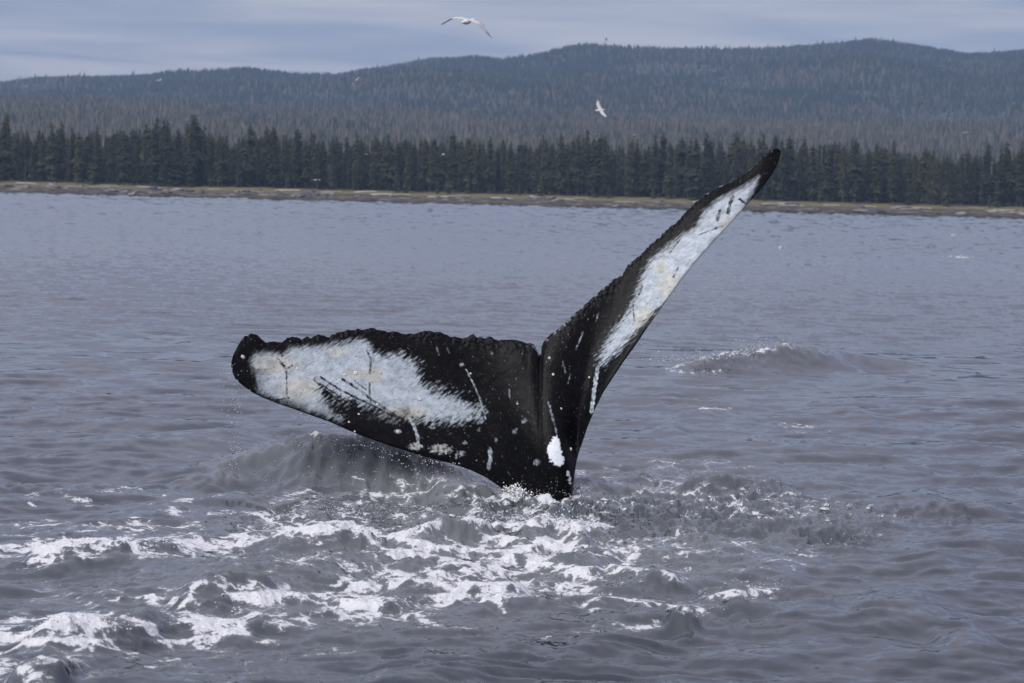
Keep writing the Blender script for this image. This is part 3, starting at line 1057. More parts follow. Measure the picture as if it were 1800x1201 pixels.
# the rest of the shore forest, 1.4 to 1.9 km
n = 7500
a_ = rng.uniform(-.225, .225, n)
r_ = np.sqrt(rng.uniform(1400 ** 2, 1850 ** 2, n))
side = rng.random(900)
a2 = np.where(side < .5, rng.uniform(-.235, -.192, 900), rng.uniform(.192, .235, 900))
a_ = np.concatenate([a_, a2])
r_ = np.concatenate([r_, rng.uniform(1360, 1400, 900)])
z_, _ = land_h(a_, r_)
pxs = CX + FOC * np.tan(a_)
hh = np.clip(np.interp(r_, [1360, 1420, 1550, 1850], [1.0, .98, .82, .62]) * tree_height(pxs, r_ * 0 + 1380) * rng.uniform(.62, 1.0, len(r_)), 6, 40)
pk = rng.integers(0, 9, len(r_))
pk = np.where(rng.random(len(r_)) < .06, 9 + rng.integers(0, 3, len(r_)), pk)
scatter("forest", np.stack([r_ * np.sin(a_), r_ * np.cos(a_), z_ - .3], 1), hh, hh * rng.uniform(.9, 1.4, len(r_)), pk, coll_near, "dark spruce forest standing deep behind the front trees")

# thin bog forest and hill forest out to the skyline
n = 210000
a_ = rng.uniform(-.23, .23, n)
r_ = np.sqrt(rng.uniform(1800 ** 2, 6620 ** 2, n))
x_, y_ = r_ * np.sin(a_), r_ * np.cos(a_)
dens = 0.72 + 0.5 * fbm(x_ / 160, y_ / 260, 3, 83)
keep = rng.random(n) < dens
a_, r_, x_, y_ = a_[keep], r_[keep], x_[keep], y_[keep]
z_, _ = land_h(a_, r_)
hh = np.interp(r_, [1800, 2600, 4000, 4800, 6600], [12, 10, 9.5, 12, 12]) * rng.uniform(.4, 1.35, len(r_)) * (1 + .35 * fbm(x_ / 220, y_ / 300, 2, 89))
hh = np.where((r_ > 6350) & (rng.random(len(r_)) < .03), hh * 1.5, hh)
pk = rng.integers(0, 6, len(r_))
snagp = np.interp(r_, [1800, 3500, 4600, 6600], [.22, .22, .14, .10]) + .25 * fbm(x_ / 400, y_ / 600, 2, 97)
pk = np.where(rng.random(len(r_)) < snagp, 6 + rng.integers(0, 3, len(r_)), pk)
darkp = np.interp(r_, [1800, 2500, 3600, 4300, 5000, 6600], [.45, .15, .12, .55, .78, .86]) + .75 * fbm(x_ / 330 + y_ / 800, y_ / 420, 4, 95)  # patches of darker spruce, also painting in the shade of the hill folds
pk = np.where(rng.random(len(r_)) < darkp, 9 + rng.integers(0, 4, len(r_)), pk)
scatter("hill_forest", np.stack([x_, y_, z_ - .3], 1), hh, hh * rng.uniform(.85, 1.5, len(r_)), pk, coll_far, "grey green forest of spruce and dead trees over the far hills")


# ------------------------------------------------------------------ beach rocks and driftwood
def ico(sub=1):
    t = (1 + 5 ** .5) / 2
    v = [(-1, t, 0), (1, t, 0), (-1, -t, 0), (1, -t, 0), (0, -1, t), (0, 1, t), (0, -1, -t), (0, 1, -t), (t, 0, -1), (t, 0, 1), (-t, 0, -1), (-t, 0, 1)]
    f = [(0, 11, 5), (0, 5, 1), (0, 1, 7), (0, 7, 10), (0, 10, 11), (1, 5, 9), (5, 11, 4), (11, 10, 2), (10, 7, 6), (7, 1, 8), (3, 9, 4), (3, 4, 2), (3, 2, 6), (3, 6, 8), (3, 8, 9), (4, 9, 5), (2, 4, 11), (6, 2, 10), (8, 6, 7), (9, 8, 1)]
    v = [np.array(p) / np.linalg.norm(p) for p in v]
    for _ in range(sub):
        mid, nf = {}, []

        def mp(a, b):
            k = (min(a, b), max(a, b))
            if k not in mid:
                p = v[a] + v[b]
                v.append(p / np.linalg.norm(p))
                mid[k] = len(v) - 1
            return mid[k]
        for a, b, c in f:
            ab, bc, ca = mp(a, b), mp(b, c), mp(c, a)
            nf += [(a, ab, ca), (b, bc, ab), (c, ca, bc), (ab, bc, ca)]
        f = nf
    return np.array(v), np.array(f)


IV0, IF0 = ico(0)
IV1, IF1 = ico(1)
IV2, IF2 = ico(2)
ROCKS = []
for i in range(6):
    g = np.random.default_rng(500 + i)
    v = IV1 * (1 + .28 * g.standard_normal((len(IV1), 1)))
    v = v * np.array([1.5, 1.0, .62])
    ROCKS.append(new_mesh("shore_rock", v, IF1, M_ROCK, False))
spots = []
for cx, w, n in ((440, 22, 9), (525, 30, 8), (290, 45, 8), (215, 60, 7), (80, 70, 8), (640, 60, 7), (880, 80, 5), (1080, 90, 6), (1450, 120, 8), (1680, 90, 8)):
    for _ in range(n):
        spots.append((gt.gauss(cx, w), gt.uniform(1306, 1342), gt.uniform(.7, 2.1)))
for px0, r0, s in spots:
    az = az_of(px0)
    zg = float(land_h(np.array([az]), np.array([r0]))[0][0])
    o = link("shore_rock", gt.choice(ROCKS))
    o.location = (r0 * math.sin(az), r0 * math.cos(az), zg + .12 * s)
    o.scale = (s * gt.uniform(.8, 1.6), s, s * gt.uniform(.6, 1.1))
    o.rotation_euler = (gt.uniform(-.2, .2), gt.uniform(-.2, .2), gt.random() * 6.28)
    tag(o, "grey boulder lying on the brown weedy beach of the far shore", "rock", "boulders on the far beach")


def log_mesh(seed):
    g = random.Random(seed)
    V = []
    nseg, n = 7, 7
    for j in range(nseg):
        t = j / (nseg - 1)
        rr_ = .032 * (1 - .45 * t) * g.uniform(.9, 1.1)
        ox, oz = .03 * math.sin(t * 3 + seed), .02 * math.sin(t * 2.2)
        for k in range(n):
            a = 2 * math.pi * k / n
            V.append((t - .5, ox + rr_ * math.cos(a), oz + rr_ * math.sin(a)))
    F = [tuple(int(q) for q in r) for r in grid_faces(nseg, n, True)]
    V += [(-.5, 0, 0), (.5, .03 * math.sin(3 + seed), .02 * math.sin(2.2))]
    caps = [(k, (k + 1) % n, nseg * n) for k in range(n)] + [((nseg - 1) * n + (k + 1) % n, (nseg - 1) * n + k, nseg * n + 1) for k in range(n)]
    return new_mesh("driftwood_log", np.array(V), [np.array(F), np.array(caps)], M_DRIFT)


LOGS = [log_mesh(i) for i in range(4)]
for i in range(34):
    px0 = 30 + 1740 * (i + gt.random()) / 34
    r0 = gt.uniform(1329, 1346)
    az = az_of(px0)
    L = gt.uniform(4, 13)
    zg = float(land_h(np.array([az]), np.array([r0]))[0][0])
    o = link("driftwood_log", gt.choice(LOGS))
    o.location = (r0 * math.sin(az), r0 * math.cos(az), zg + .25)
    o.scale = (L, L * 1.1, L * 1.1)
    o.rotation_euler = (0, gt.uniform(-.04, .04), gt.uniform(-.5, .5))
    tag(o, "pale bleached driftwood log stranded along the top of the far beach", "log", "driftwood logs on the far beach")


# ------------------------------------------------------------------ whale
Y0 = 20.4
Z1 = lambda q: [(380 + a / 3.0, 540 + b / 3.0) for a, b in q]
Z2 = lambda q: [(920 + a / 1.819, 240 + b / 1.819) for a, b in q]
LT = Z1([(80, 290), (90, 250), (110, 210), (128, 180), (150, 155), (185, 141), (215, 145), (240, 168), (262, 188), (300, 179), (340, 188), (355, 178), (370, 165), (400, 156), (430, 160), (450, 172), (465, 162), (480, 154), (500, 162), (520, 152), (540, 144), (570, 150), (590, 161), (610, 148), (640, 135), (670, 128), (700, 120), (725, 122), (745, 113), (770, 121), (800, 115), (825, 107), (850, 119), (890, 126), (910, 132), (930, 127), (960, 130), (990, 144), (1010, 139), (1040, 142), (1060, 136), (1085, 130), (1105, 122), (1130, 127), (1150, 131), (1180, 130), (1200, 141), (1240, 157), (1265, 155), (1290, 164), (1330, 158), (1355, 140), (1375, 160), (1395, 158), (1420, 164), (1445, 152), (1470, 170), (1490, 177), (1510, 170), (1530, 172), (1570, 171), (1610, 179), (1640, 192), (1660, 189), (1675, 196), (1690, 222), (1702, 245), (1713, 252)])
LL = Z1([(80, 290), (80, 320), (86, 345), (100, 376), (130, 406), (190, 450), (250, 480), (330, 511), (420, 541), (500, 571), (600, 606), (700, 651), (800, 691), (900, 727), (1000, 757), (1050, 775), (1150, 801), (1250, 828), (1350, 863), (1420, 897), (1480, 937), (1540, 978)]) + [(905, 900), (918, 960), (950, 1010)]
RT = [(951, 624)] + Z2([(58, 672), (65, 655), (76, 643), (90, 630), (110, 617), (130, 600), (150, 580), (170, 561), (190, 545), (210, 525), (230, 508), (250, 490), (270, 474), (290, 456), (305, 449), (318, 440), (326, 424), (335, 410), (352, 397), (370, 381), (385, 368), (400, 350), (415, 338), (430, 325), (443, 314), (455, 300), (472, 286), (490, 275), (502, 261), (515, 245), (532, 229), (550, 211), (568, 197), (590, 181), (608, 172), (630, 158), (655, 150), (680, 135), (698, 124), (715, 114), (728, 103), (740, 94), (753, 79), (765, 66), (777, 54), (790, 45), (803, 39), (815, 38), (822, 45), (823, 54)])
RL = [(950, 1010), (985, 985), (1000, 920), (1006, 870)] + Z2([(162, 1100), (165, 1075), (170, 1040), (177, 1012), (185, 990), (205, 930), (230, 870), (255, 820), (290, 766), (320, 721), (360, 666), (400, 606), (450, 536), (500, 466), (550, 401), (600, 346), (650, 291), (700, 236), (740, 191), (770, 156), (795, 121), (808, 100), (817, 80), (823, 54)])


def resample(poly, n, power=1.0):
    p = np.array(poly, float)
    s = np.concatenate([[0], np.cumsum(np.hypot(*np.diff(p, axis=0).T))])
    s /= s[-1]
    t = np.linspace(0, 1, n) ** power
    return np.stack([np.interp(t, s, p[:, 0]), np.interp(t, s, p[:, 1])], 1)


def poly_sd(px, py, poly):
    """signed distance to a closed polygon, positive inside"""
    q = list(poly) + [poly[0]]
    d, _, _ = seg_dist(px, py, q)
    ins = np.zeros(px.shape, bool)
    for i in range(len(poly)):
        (x1, y1), (x2, y2) = q[i], q[i + 1]
        c = ((y1 > py) != (y2 > py)) & (px < (x2 - x1) * (py - y1) / (y2 - y1 + 1e-12) + x1)
        ins ^= c
    return np.where(ins, d, -d)


def whale_skin(px, py, v):
    n = len(px)
    th = math.radians(38)
    a = px * math.cos(th) - py * math.sin(th)       # along the brush marks of the pigment
    b = px * math.sin(th) + py * math.cos(th)
    stroke = perlin(a / 19, b / 2.3, 1) + .7 * perlin(a / 10, b / 1.4, 2) + .4 * fbm(px / 14, py / 14, 3, 3)
    fine = fbm(px / 5, py / 5, 3, 5)
    blotch = fbm(px / 26, py / 22, 4, 7)
    lw = Z1([(185, 270), (215, 240), (260, 238), (300, 240), (340, 240), (372, 238), (395, 215), (430, 208), (520, 205), (600, 198), (680, 188), (735, 172), (790, 172), (815, 200), (830, 235), (880, 250), (960, 252), (1040, 280), (1062, 330), (1082, 390), (1150, 430), (1250, 470), (1340, 512), (1395, 545), (1380, 590), (1290, 604), (1200, 606), (1100, 600), (1040, 592), (980, 575), (940, 600), (900, 590), (840, 575), (760, 560), (690, 560), (660, 600), (600, 585), (540, 562), (480, 548), (420, 520), (330, 492), (250, 462), (215, 440), (205, 360), (185, 310)])
    dk = Z1([(525, 395), (580, 420), (660, 470), (740, 490), (820, 520), (900, 560), (985, 590), (1000, 640), (960, 690), (880, 690), (800, 650), (700, 630), (640, 590), (600, 560), (560, 500)])
    rw = Z2([(752, 128), (722, 150), (690, 168), (640, 190), (603, 215), (578, 240), (548, 290), (512, 312), (472, 342), (432, 372), (402, 397), (382, 440), (362, 490), (342, 550), (302, 600), (272, 640), (247, 690), (238, 728), (262, 726), (300, 690), (340, 645), (372, 612), (412, 570), (462, 530), (515, 478), (565, 415), (612, 358), (660, 300), (700, 242), (722, 195), (744, 155)])
    sl = poly_sd(px, py, lw)
    ampl = np.interp(px, [450, 540, 640, 700, 860], [5, 6, 10, 17, 26])
    w = sl + ampl * (stroke * .85 + .35 * blotch) + 2 * fine
    sdk = poly_sd(px, py, dk)
    w = np.where(sdk > -26, np.minimum(w, -(sdk - 4) + 17 * stroke + 9 * blotch), w)
    sr = poly_sd(px, py, rw)
    ampr = np.interp(py, [300, 420, 520, 600], [4, 7, 11, 14])
    wr = sr + ampr * (stroke * .7 + fine * .4)
    W = np.maximum(sstep(-6, 9, w), sstep(-6, 9, wr)) * np.clip(.90 + .34 * fbm(px / 20, py / 13, 3, 45), .55, 1)
    # dark flecks inside the white, stronger toward the leading edge
    fleck = perlin(a / 5, b / 1.7, 11) + .5 * perlin(a / 2.6, b / 1.2, 12)
    dens = np.clip(.25 + .5 * sstep(20, 0, sl) * (px < 900) + .4 * blotch, 0, 1)
    W = W * (1 - .55 * sstep(34, 2, sl) * (px < 720) * (py > 648) * np.clip(.6 + 1.1 * blotch, 0, 1))
    W = W * (1 - .3 * sstep(.55, 1.0, stroke * .7 + .8 * blotch))
    W = W * (1 - .85 * sstep(.66, .95, fleck + dens * .35)) * (.90 + .22 * fbm(a / 11, b / 4, 3, 41))

    def line(poly, hw, amp=1.0, jag=1.0):
        d, _, _ = seg_dist(px, py, poly)
        return amp * sstep(hw + .8, hw - .6, d + jag * fine * 2.0)
    dark = np.zeros(n)
    for poly, hw in ((Z1([(550, 368), (640, 428), (740, 480), (830, 520), (960, 590)]), 1.8), (Z1([(515, 385), (600, 460), (680, 520), (760, 590)]), 1.4),
                     (Z1([(665, 380), (760, 440), (810, 482), (900, 542), (980, 592)]), 2.2), (Z1([(540, 402), (620, 450), (720, 528)]), 1.3), (Z1([(730, 390), (790, 435)]), .8),
                     (Z1([(340, 288), (358, 310), (370, 325), (368, 345)]), 2.4), (Z1([(400, 308), (372, 326)]), 1.6), (Z1([(370, 345), (372, 400), (374, 505)]), 1.3),
                     (Z1([(795, 228), (818, 280), (808, 350)]), 1.6), (Z1([(808, 400), (815, 520)]), 1.5), (Z1([(345, 240), (350, 255)]), 2.5),
                     (Z1([(195, 320), (205, 400), (215, 440)]), 2.5), (Z1([(300, 490), (385, 480)]), 1.3), (Z1([(620, 545), (690, 580)]), 2),
                     (Z2([(670, 195), (660, 215), (655, 245)]), 3.0), (Z2([(630, 240), (620, 268)]), 3.0), (Z2([(560, 315), (600, 300), (640, 285)]), .8),
                     (Z2([(495, 420), (480, 450)]), 1.2), (Z2([(380, 480), (370, 505)]), 2.0), (Z2([(350, 540), (355, 590)]), 1.2), (Z2([(545, 255), (520, 300)]), 1.5), (Z2([(500, 330), (470, 370)]), 1.2), (Z2([(690, 200), (712, 215)]), 2)):
        dark = np.maximum(dark, line(poly, hw))
    W = W * (1 - dark * np.clip(.75 + .9 * fbm(px / 9, py / 9, 2, 37), .25, 1))
    gsc = np.random.default_rng(63)
    scr = np.zeros(n)
    for _ in range(36):
        if gsc.random() < .62:
            cx_, cy_ = gsc.uniform(450, 830), gsc.uniform(600, 740)
        else:
            f_ = gsc.random()
            cx_, cy_ = 1070 + 250 * f_ + gsc.normal() * 12, 600 - 260 * f_ + gsc.normal() * 16
        an = math.radians(-40 + gsc.normal() * 14) if gsc.random() < .6 else math.radians(36 + gsc.normal() * 12)
        ln_ = gsc.uniform(6, 34)
        dx_, dy_ = math.cos(an) * ln_ / 2, math.sin(an) * ln_ / 2
        k_ = np.where((np.abs(px - cx_) < ln_) & (np.abs(py - cy_) < ln_))[0]
        if len(k_):
            d_, _, _ = seg_dist(px[k_], py[k_], [(cx_ - dx_, cy_ - dy_), (cx_ + 1.5 * gsc.normal(), cy_ + 1.5 * gsc.normal()), (cx_ + dx_, cy_ + dy_)])
            scr[k_] = np.maximum(scr[k_], gsc.uniform(.15, .5) * sstep(1.1, .2, d_))
    W = W * (1 - scr)
    L = np.zeros(n)
    for poly, hw, am in ((Z1([(1015, 575), (1045, 630), (1062, 680), (1066, 740)]), 2.6, .9), (Z1([(1320, 330), (1345, 380), (1390, 480), (1408, 540), (1420, 590)]), .8, .8),
                         (Z1([(1443, 748), (1447, 790), (1437, 850)]), 3.0, .9), (Z1([(1160, 205), (1175, 250)]), .7, .5), (Z1([(1218, 215), (1228, 240)]), .7, .5), (Z1([(1545, 435), (1550, 480)]), .8, .5),
                         (Z1([(1760, 520), (1772, 590), (1795, 650)]), .9, .6), (Z1([(1275, 765), (1265, 795)]), 1.5, .8),
                         (Z2([(238, 742), (228, 800), (218, 880)]), 3.2, .95), (Z2([(190, 628), (168, 680)]), 1.0, .6), (Z2([(240, 565), (232, 590)]), 1.0, .5), (Z2([(125, 720), (135, 755)]), .8, .5),
                         (Z2([(80, 850), (95, 900), (105, 950)]), .9, .5), (Z2([(150, 760), (143, 790)]), .7, .4)):
        L = np.maximum(L, line(poly, hw, am, 1.3))
    for (cx, cy), rx, ry, am in ((Z1([(1050, 735)])[0], 13, 6, .85), (Z1([(1185, 748)])[0], 20, 9, .8), (Z1([(958, 655)])[0], 6, 4, .8), (Z1([(1295, 305)])[0], 5, 3, .7), (Z1([(140, 262)])[0], 4, 4, .8),
                                 (Z1([(1295, 770)])[0], 5, 5, .7), (Z1([(1310, 715)])[0], 5, 3, .7), (Z1([(1625, 598)])[0], 5, 5, .7), (Z1([(1575, 655)])[0], 4, 5, .6), (Z1([(1688, 820)])[0], 5, 6, .7), (Z1([(1455, 243)])[0], 2.5, 2.5, .7),
                                 (Z1([(1388, 520)])[0], 6, 3, .7), (Z1([(1140, 635)])[0], 5, 3, .6), (Z1([(1475, 700)])[0], 3, 4, .6), (Z1([(1385, 650)])[0], 3, 2, .6)):
        d = np.hypot((px - cx) / rx, (py - cy) / ry)
        L = np.maximum(L, am * sstep(1.0, .75, d + .55 * stroke * .6 + .5 * fine))
    L = L * np.clip(.62 + 1.1 * fbm(px / 5, py / 5, 3, 39), .05, 1)
    patch = poly_sd(px, py, Z2([(94, 962), (108, 958), (118, 990), (124, 1020), (131, 1048), (118, 1054), (103, 1050), (86, 1040), (75, 1002), (82, 985)]))
    patch = np.maximum(patch, poly_sd(px, py, Z2([(137, 1066), (146, 1074), (152, 1098), (150, 1112), (143, 1090)])))
    Pp = sstep(-.8, .8, patch + 3.5 * fine + 3.2 * perlin(px / 9, py / 3.2, 31))
    # small scattered nicks on the black
    nick = perlin(a / 4.0, b / 2.2, 17) * .8 + .6 * perlin(px / 2.7, py / 2.7, 18)
    Nk = sstep(.76, .98, nick + .12 * blotch) * .5
    glint = sstep(.55, .9, perlin(px / 1.7, py / 1.7, 19)) * .06  # tiny wet glints, painted into the black skin as pale specks
    rim = sstep(.020, .004, v) * sstep(.05, .4, fbm(px / 6, py / 6, 2, 35)) * .45 * (px > 930)
    W = np.maximum(np.maximum(np.maximum(W * .95, L), Nk), rim)
    tone = .95 + .13 * fbm(px / 9, py / 9, 3, 23)
    white = np.stack([.425 * tone, .48 * tone, .535 * tone], 1)
    ochz = np.zeros(n)
    for (cx, cy), rx, ry in ((Z1([(440, 430)])[0], 38, 22), (Z1([(300, 300)])[0], 45, 18), (Z1([(830, 360)])[0], 18, 16), (Z1([(745, 350)])[0], 25, 8), (Z1([(1000, 560)])[0], 40, 16), (Z1([(1050, 740)])[0], 22, 14), (Z1([(1185, 748)])[0], 26, 14), (Z1([(640, 235)])[0], 20, 8),
                             (Z2([(470, 480)])[0], 26, 26), (Z2([(390, 590)])[0], 22, 26), (Z2([(650, 285)])[0], 14, 16), (Z2([(440, 420)])[0], 14, 14)):
        ochz = np.maximum(ochz, np.exp(-((px - cx) / rx) ** 2 - ((py - cy) / ry) ** 2))
    och = sstep(.12, .55, ochz * (.75 + .9 * fbm(px / 7, py / 5, 3, 29)))
    ochre = np.stack([.50 * tone, .46 * tone, .35 * tone], 1)
    white = white * (1 - .5 * och[:, None]) + ochre * .5 * och[:, None]
    black = np.stack([.0040 + glint, .0042 + glint, .0050 + glint], 1) * (1 + .35 * blotch[:, None])
    c = black * (1 - W[:, None]) + white * W[:, None]
    pw = np.stack([.62 + .1 * fine, .65 + .1 * fine, .70 + .1 * fine], 1)
    c = c * (1 - Pp[:, None]) + pw * Pp[:, None]
    return np.clip(np.concatenate([c, np.ones((n, 1))], 1), 0, 1)


def build_whale():
    nl, nrt = 430, 430
    T = np.concatenate([resample(LT, nl), resample(RT, nrt)[1:]])
    L = np.concatenate([resample(LL, nl), resample(RL, nrt)[1:]])
    ii = np.arange(len(T))
    jag = np.where(ii < nl, 2.4, 1.7) * fbm(ii / 5.0, ii * 0 + .3, 3, 91) * sstep(0, 25, ii) * sstep(0, 25, len(T) - 1 - ii)
    jag = jag * (1 - .6 * sstep(.75, .95, 1 - np.abs(np.linspace(-1, 1, len(T)))))
    T[:, 0] -= jag * (ii > nl) * .8
    T[:, 1] -= jag
    g5 = np.hanning(61)
    g5 /= g5.sum()
    Ts = np.stack([np.convolve(np.pad(T[:, c], 30, 'reflect', reflect_type='odd'), g5, 'valid') for c in range(2)], 1)
    Ts[nl - 31:nl + 30] = T[nl - 31:nl + 30] + (Ts[nl - 31:nl + 30] - T[nl - 31:nl + 30]) * np.abs(np.linspace(-1, 1, 61))[:, None]
    S = len(T)
    s = np.concatenate([np.linspace(-1, 0, nl), np.linspace(0, 1, nrt)[1:]])
    u = 1 - np.abs(s)             # 0 at tips, 1 at the middle
    left = s < 0
    bow = np.sin(np.pi * u) ** .9
    dT = np.where(left, -.42 * (1 - u) ** 1.3 + .16 * bow, .55 * (1 - u) ** 1.1 - .03 * bow)
    dL = np.where(left, -.42 * (1 - u) ** 1.3 - .14 * bow, .55 * (1 - u) ** 1.1 - .40 * bow)
    nf, nb = 190, 26
    vf = np.linspace(0, 1, nf)
    vb = np.linspace(1, 0, nb + 2)[1:-1]
    v = np.concatenate([vf, vb])
    nv_ = len(v)
    px = Ts[:, None, 0] * (1 - v) + L[:, None, 0] * v + (T - Ts)[:, None, 0] * (1 - v) ** 9
    py = Ts[:, None, 1] * (1 - v) + L[:, None, 1] * v + (T - Ts)[:, None, 1] * (1 - v) ** 9
    Yd = Y0 + dT[:, None] * (1 - v) + dL[:, None] * v
    # gentle camber so the lobes are not flat boards
    Yd = Yd + (np.where(left, .05, .04) * bow)[:, None] * np.sin(np.pi * v)[None, :]
    gk = np.hanning(141)
    gk /= gk.sum()
    Ys = np.stack([np.convolve(np.pad(Yd[:, j], 70, 'edge'), gk, 'valid') for j in range(Yd.shape[1])], 1)
    wmid = sstep(.55, .85, u)[:, None]
    Yd = Yd * (1 - wmid) + Ys * wmid
    Pm = on_y(px.ravel(), py.ravel(), Yd.ravel()).reshape(S, len(v), 3)
    # section normal, facing the camera side, smoothed along the span
    ch = Pm[:, nf - 1] - Pm[:, 0]
    ds = np.gradient(Pm[:, :nf].mean(1), axis=0)
    nrm = np.cross(ds, ch)
    ln = np.linalg.norm(nrm, axis=1)
    nrm[ln < 1e-9] = (0, -1, 0)
    nrm /= np.maximum(np.linalg.norm(nrm, axis=1, keepdims=True), 1e-9)
    nrm *= np.where((nrm @ np.array([0, -1.0, 0])) < 0, -1, 1)[:, None]
    vd = on_y(px.ravel(), py.ravel(), np.ones(px.size)).reshape(S, nv_, 3) - np.array([0, 0, CAM_Z])
    vd /= np.linalg.norm(vd, axis=2, keepdims=True)
    ker = np.hanning(121)
    ker /= ker.sum()
    nrm = np.stack([np.convolve(np.pad(nrm[:, c], 60, 'edge'), ker, 'valid') for c in range(3)], 1)
    nrm /= np.linalg.norm(nrm, axis=1, keepdims=True)
    chord = np.linalg.norm(ch, axis=1)
    prof = lambda q: np.clip(q, 0, 1) ** .75 * np.clip(1 - q, 0, 1) ** .5 / .478
    tmax = .045 * np.clip(chord / .7, 0, 1) + .20 * sstep(.72, 1.0, u)
    edge = .012 * np.clip(chord / .3, 0, 1)
    th = tmax[:, None] * prof(v)[None, :] + edge[:, None] * (4 * v * (1 - v))[None, :] ** .35
    sgn = np.concatenate([np.ones(nf), -np.ones(nb)])
    off = th * sgn
    # keel of the tail stock, standing toward the boat
    rx = np.interp(py, [640, 700, 770, 850, 1010], [957, 963, 978, 1001, 1004])
    keel = .13 * np.exp(-((px - rx) / np.where(px < rx, 60., 26.)) ** 2) * sstep(650, 830, py)
    keel -= .035 * np.exp(-((px - (rx + 42)) / 22) ** 2) * sstep(660, 800, py)
    off[:, :nf] += keel[:, :nf] * np.sin(np.pi * np.clip(v[:nf], 0, 1)) ** .3
    # knobbly trailing margin and faint swelling of the skin
    off[:, :nf] += .0022 * fbm(px[:, :nf] / 16, py[:, :nf] / 16, 3, 77) * np.minimum(1, v[:nf] * 14)
    off[:, :nf] += .010 * np.exp(-(v[:nf] / .06) ** 2) * fbm(px[:, :nf] / 7, py[:, :nf] / 7, 2, 79) * np.minimum(1, v[:nf] * 60)
    P = Pm - vd * off[..., None]       # thickness laid to both sides of the traced middle surface
    nv = len(v)
    verts = P.reshape(-1, 3)
    faces = grid_faces(S, nv, close_c=True)
    col = whale_skin(px.ravel(), py.ravel(), np.tile(v, S))
    back = np.tile(np.concatenate([np.zeros(nf, bool), np.ones(nb, bool)]), S)
    col[back, :3] = .011 + .004 * rng.random((back.sum(), 1))
    me = new_mesh("humpback_whale", verts, faces, M_WHALE)
    add_attr(me, 'skin', col, 'FLOAT_COLOR')
    o = link("humpback_whale", me)
    tag(o, "diving humpback whale raising its black and white tail flukes out of the sea", "whale")
    # outward orientation
    import bmesh
    bm = bmesh.new()
    bm.from_mesh(me)
    bmesh.ops.recalc_face_normals(bm, faces=bm.faces)
    bm.to_mesh(me)
    bm.free()
    # barnacles: little ringed cones
    bv, n = [], 12
    for z, r_ in ((-.3, 1.0), (.0, 1.0), (.35, .8), (.55, .55), (.5, .38), (.1, .3)):
        for k in range(n):
            q = r_ * (1 + .07 * (-1) ** k)
            bv.append((q * math.cos(2 * math.pi * k / n), q * math.sin(2 * math.pi * k / n), z))
    bv.append((0, 0, .08))
    bf = grid_faces(6, n, True)
    cap = np.array([(5 * n + k, 5 * n + (k + 1) % n, 6 * n) for k in range(n)])
    mb = mat_simple("barnacle_shell", [(.2, (.40, .38, .34)), (.8, (.62, .60, .56))], 30, .8)
    bme = new_mesh("barnacle", np.array(bv), [bf, cap], mb)
    fx, fy = px[:, :nf].ravel(), py[:, :nf].ravel()
    PF = P[:, :nf].reshape(-1, 3)
    for (bx, by), r_ in zip(Z1([(738, 347), (680, 355), (870, 345), (1075, 483), (428, 325), (848, 512), (752, 565), (700, 605), (730, 655), (140, 262), (958, 655), (1590, 510), (1755, 268), (1340, 350)]) + Z2([(95, 760), (210, 770), (150, 1000), (120, 870)]),
                            [.014, .012, .012, .014, .010, .010, .008, .008, .007, .012, .013, .008, .010, .008, .010, .008, .012, .009]):
        k = int(np.argmin((fx - bx) ** 2 + (fy - by) ** 2))
        i = k // nf
        b = link("barnacle", bme, o, PF[k])
        b.scale = (r_, r_, r_ * .9)
        b.rotation_euler = Vector(nrm[i]).to_track_quat('Z', 'Y').to_euler()
    return o


build_whale()


# ------------------------------------------------------------------ froth and spray (uncountable)
def blobs(name, pts, rad, mat, base, label, jit=.35, flat=(1, 1, 1)):
    bv, bf = base
    n = len(pts)
    g = np.random.default_rng(len(pts))
    V = bv[None] * (1 + jit * g.standard_normal((n, len(bv), 1)).clip(-1.2, 1.2)) * np.asarray(rad)[:, None, None] * np.asarray(flat)
    V = V + np.asarray(pts)[:, None, :]
    F = (bf[None] + (np.arange(n) * len(bv))[:, None, None]).reshape(-1, 3)
    return tag(link(name, new_mesh(name, V.reshape(-1, 3), F, mat)), label, None, None, 'stuff')


def sea_z(x, y):
    k = np.argmin((SEA['x'] - x) ** 2 + (SEA['y'] - y) ** 2)
    return SEA['z'][k]


gs = np.random.default_rng(99)
# heaped froth sits where the foam is thickest and the water stands high
k = np.where((SEA['foam'] > .62) & (SEA['y'] > 11.5) & (SEA['y'] < 38) & (np.abs(SEA['px'] - 900) < 950))[0]
wgt = (SEA['foam'][k] - .55) * (.3 + np.clip(SEA['rise'][k], 0, 60) / 25) * SEA['y'][k]
sel = gs.choice(k, size=1500, replace=False, p=wgt / wgt.sum())
fp = np.stack([SEA['x'][sel] + gs.normal(0, .01, len(sel)), SEA['y'][sel] + gs.normal(0, .02, len(sel)), SEA['z'][sel]], 1)
fr = gs.gamma(2.0, .0022, len(sel)).clip(.0008, .0032)
blobs("sea_foam", fp, fr, M_FROTH, (IV1, IF1), "white froth heaped along the wave crests round the tail", .16, (1.5, 1.3, .75))


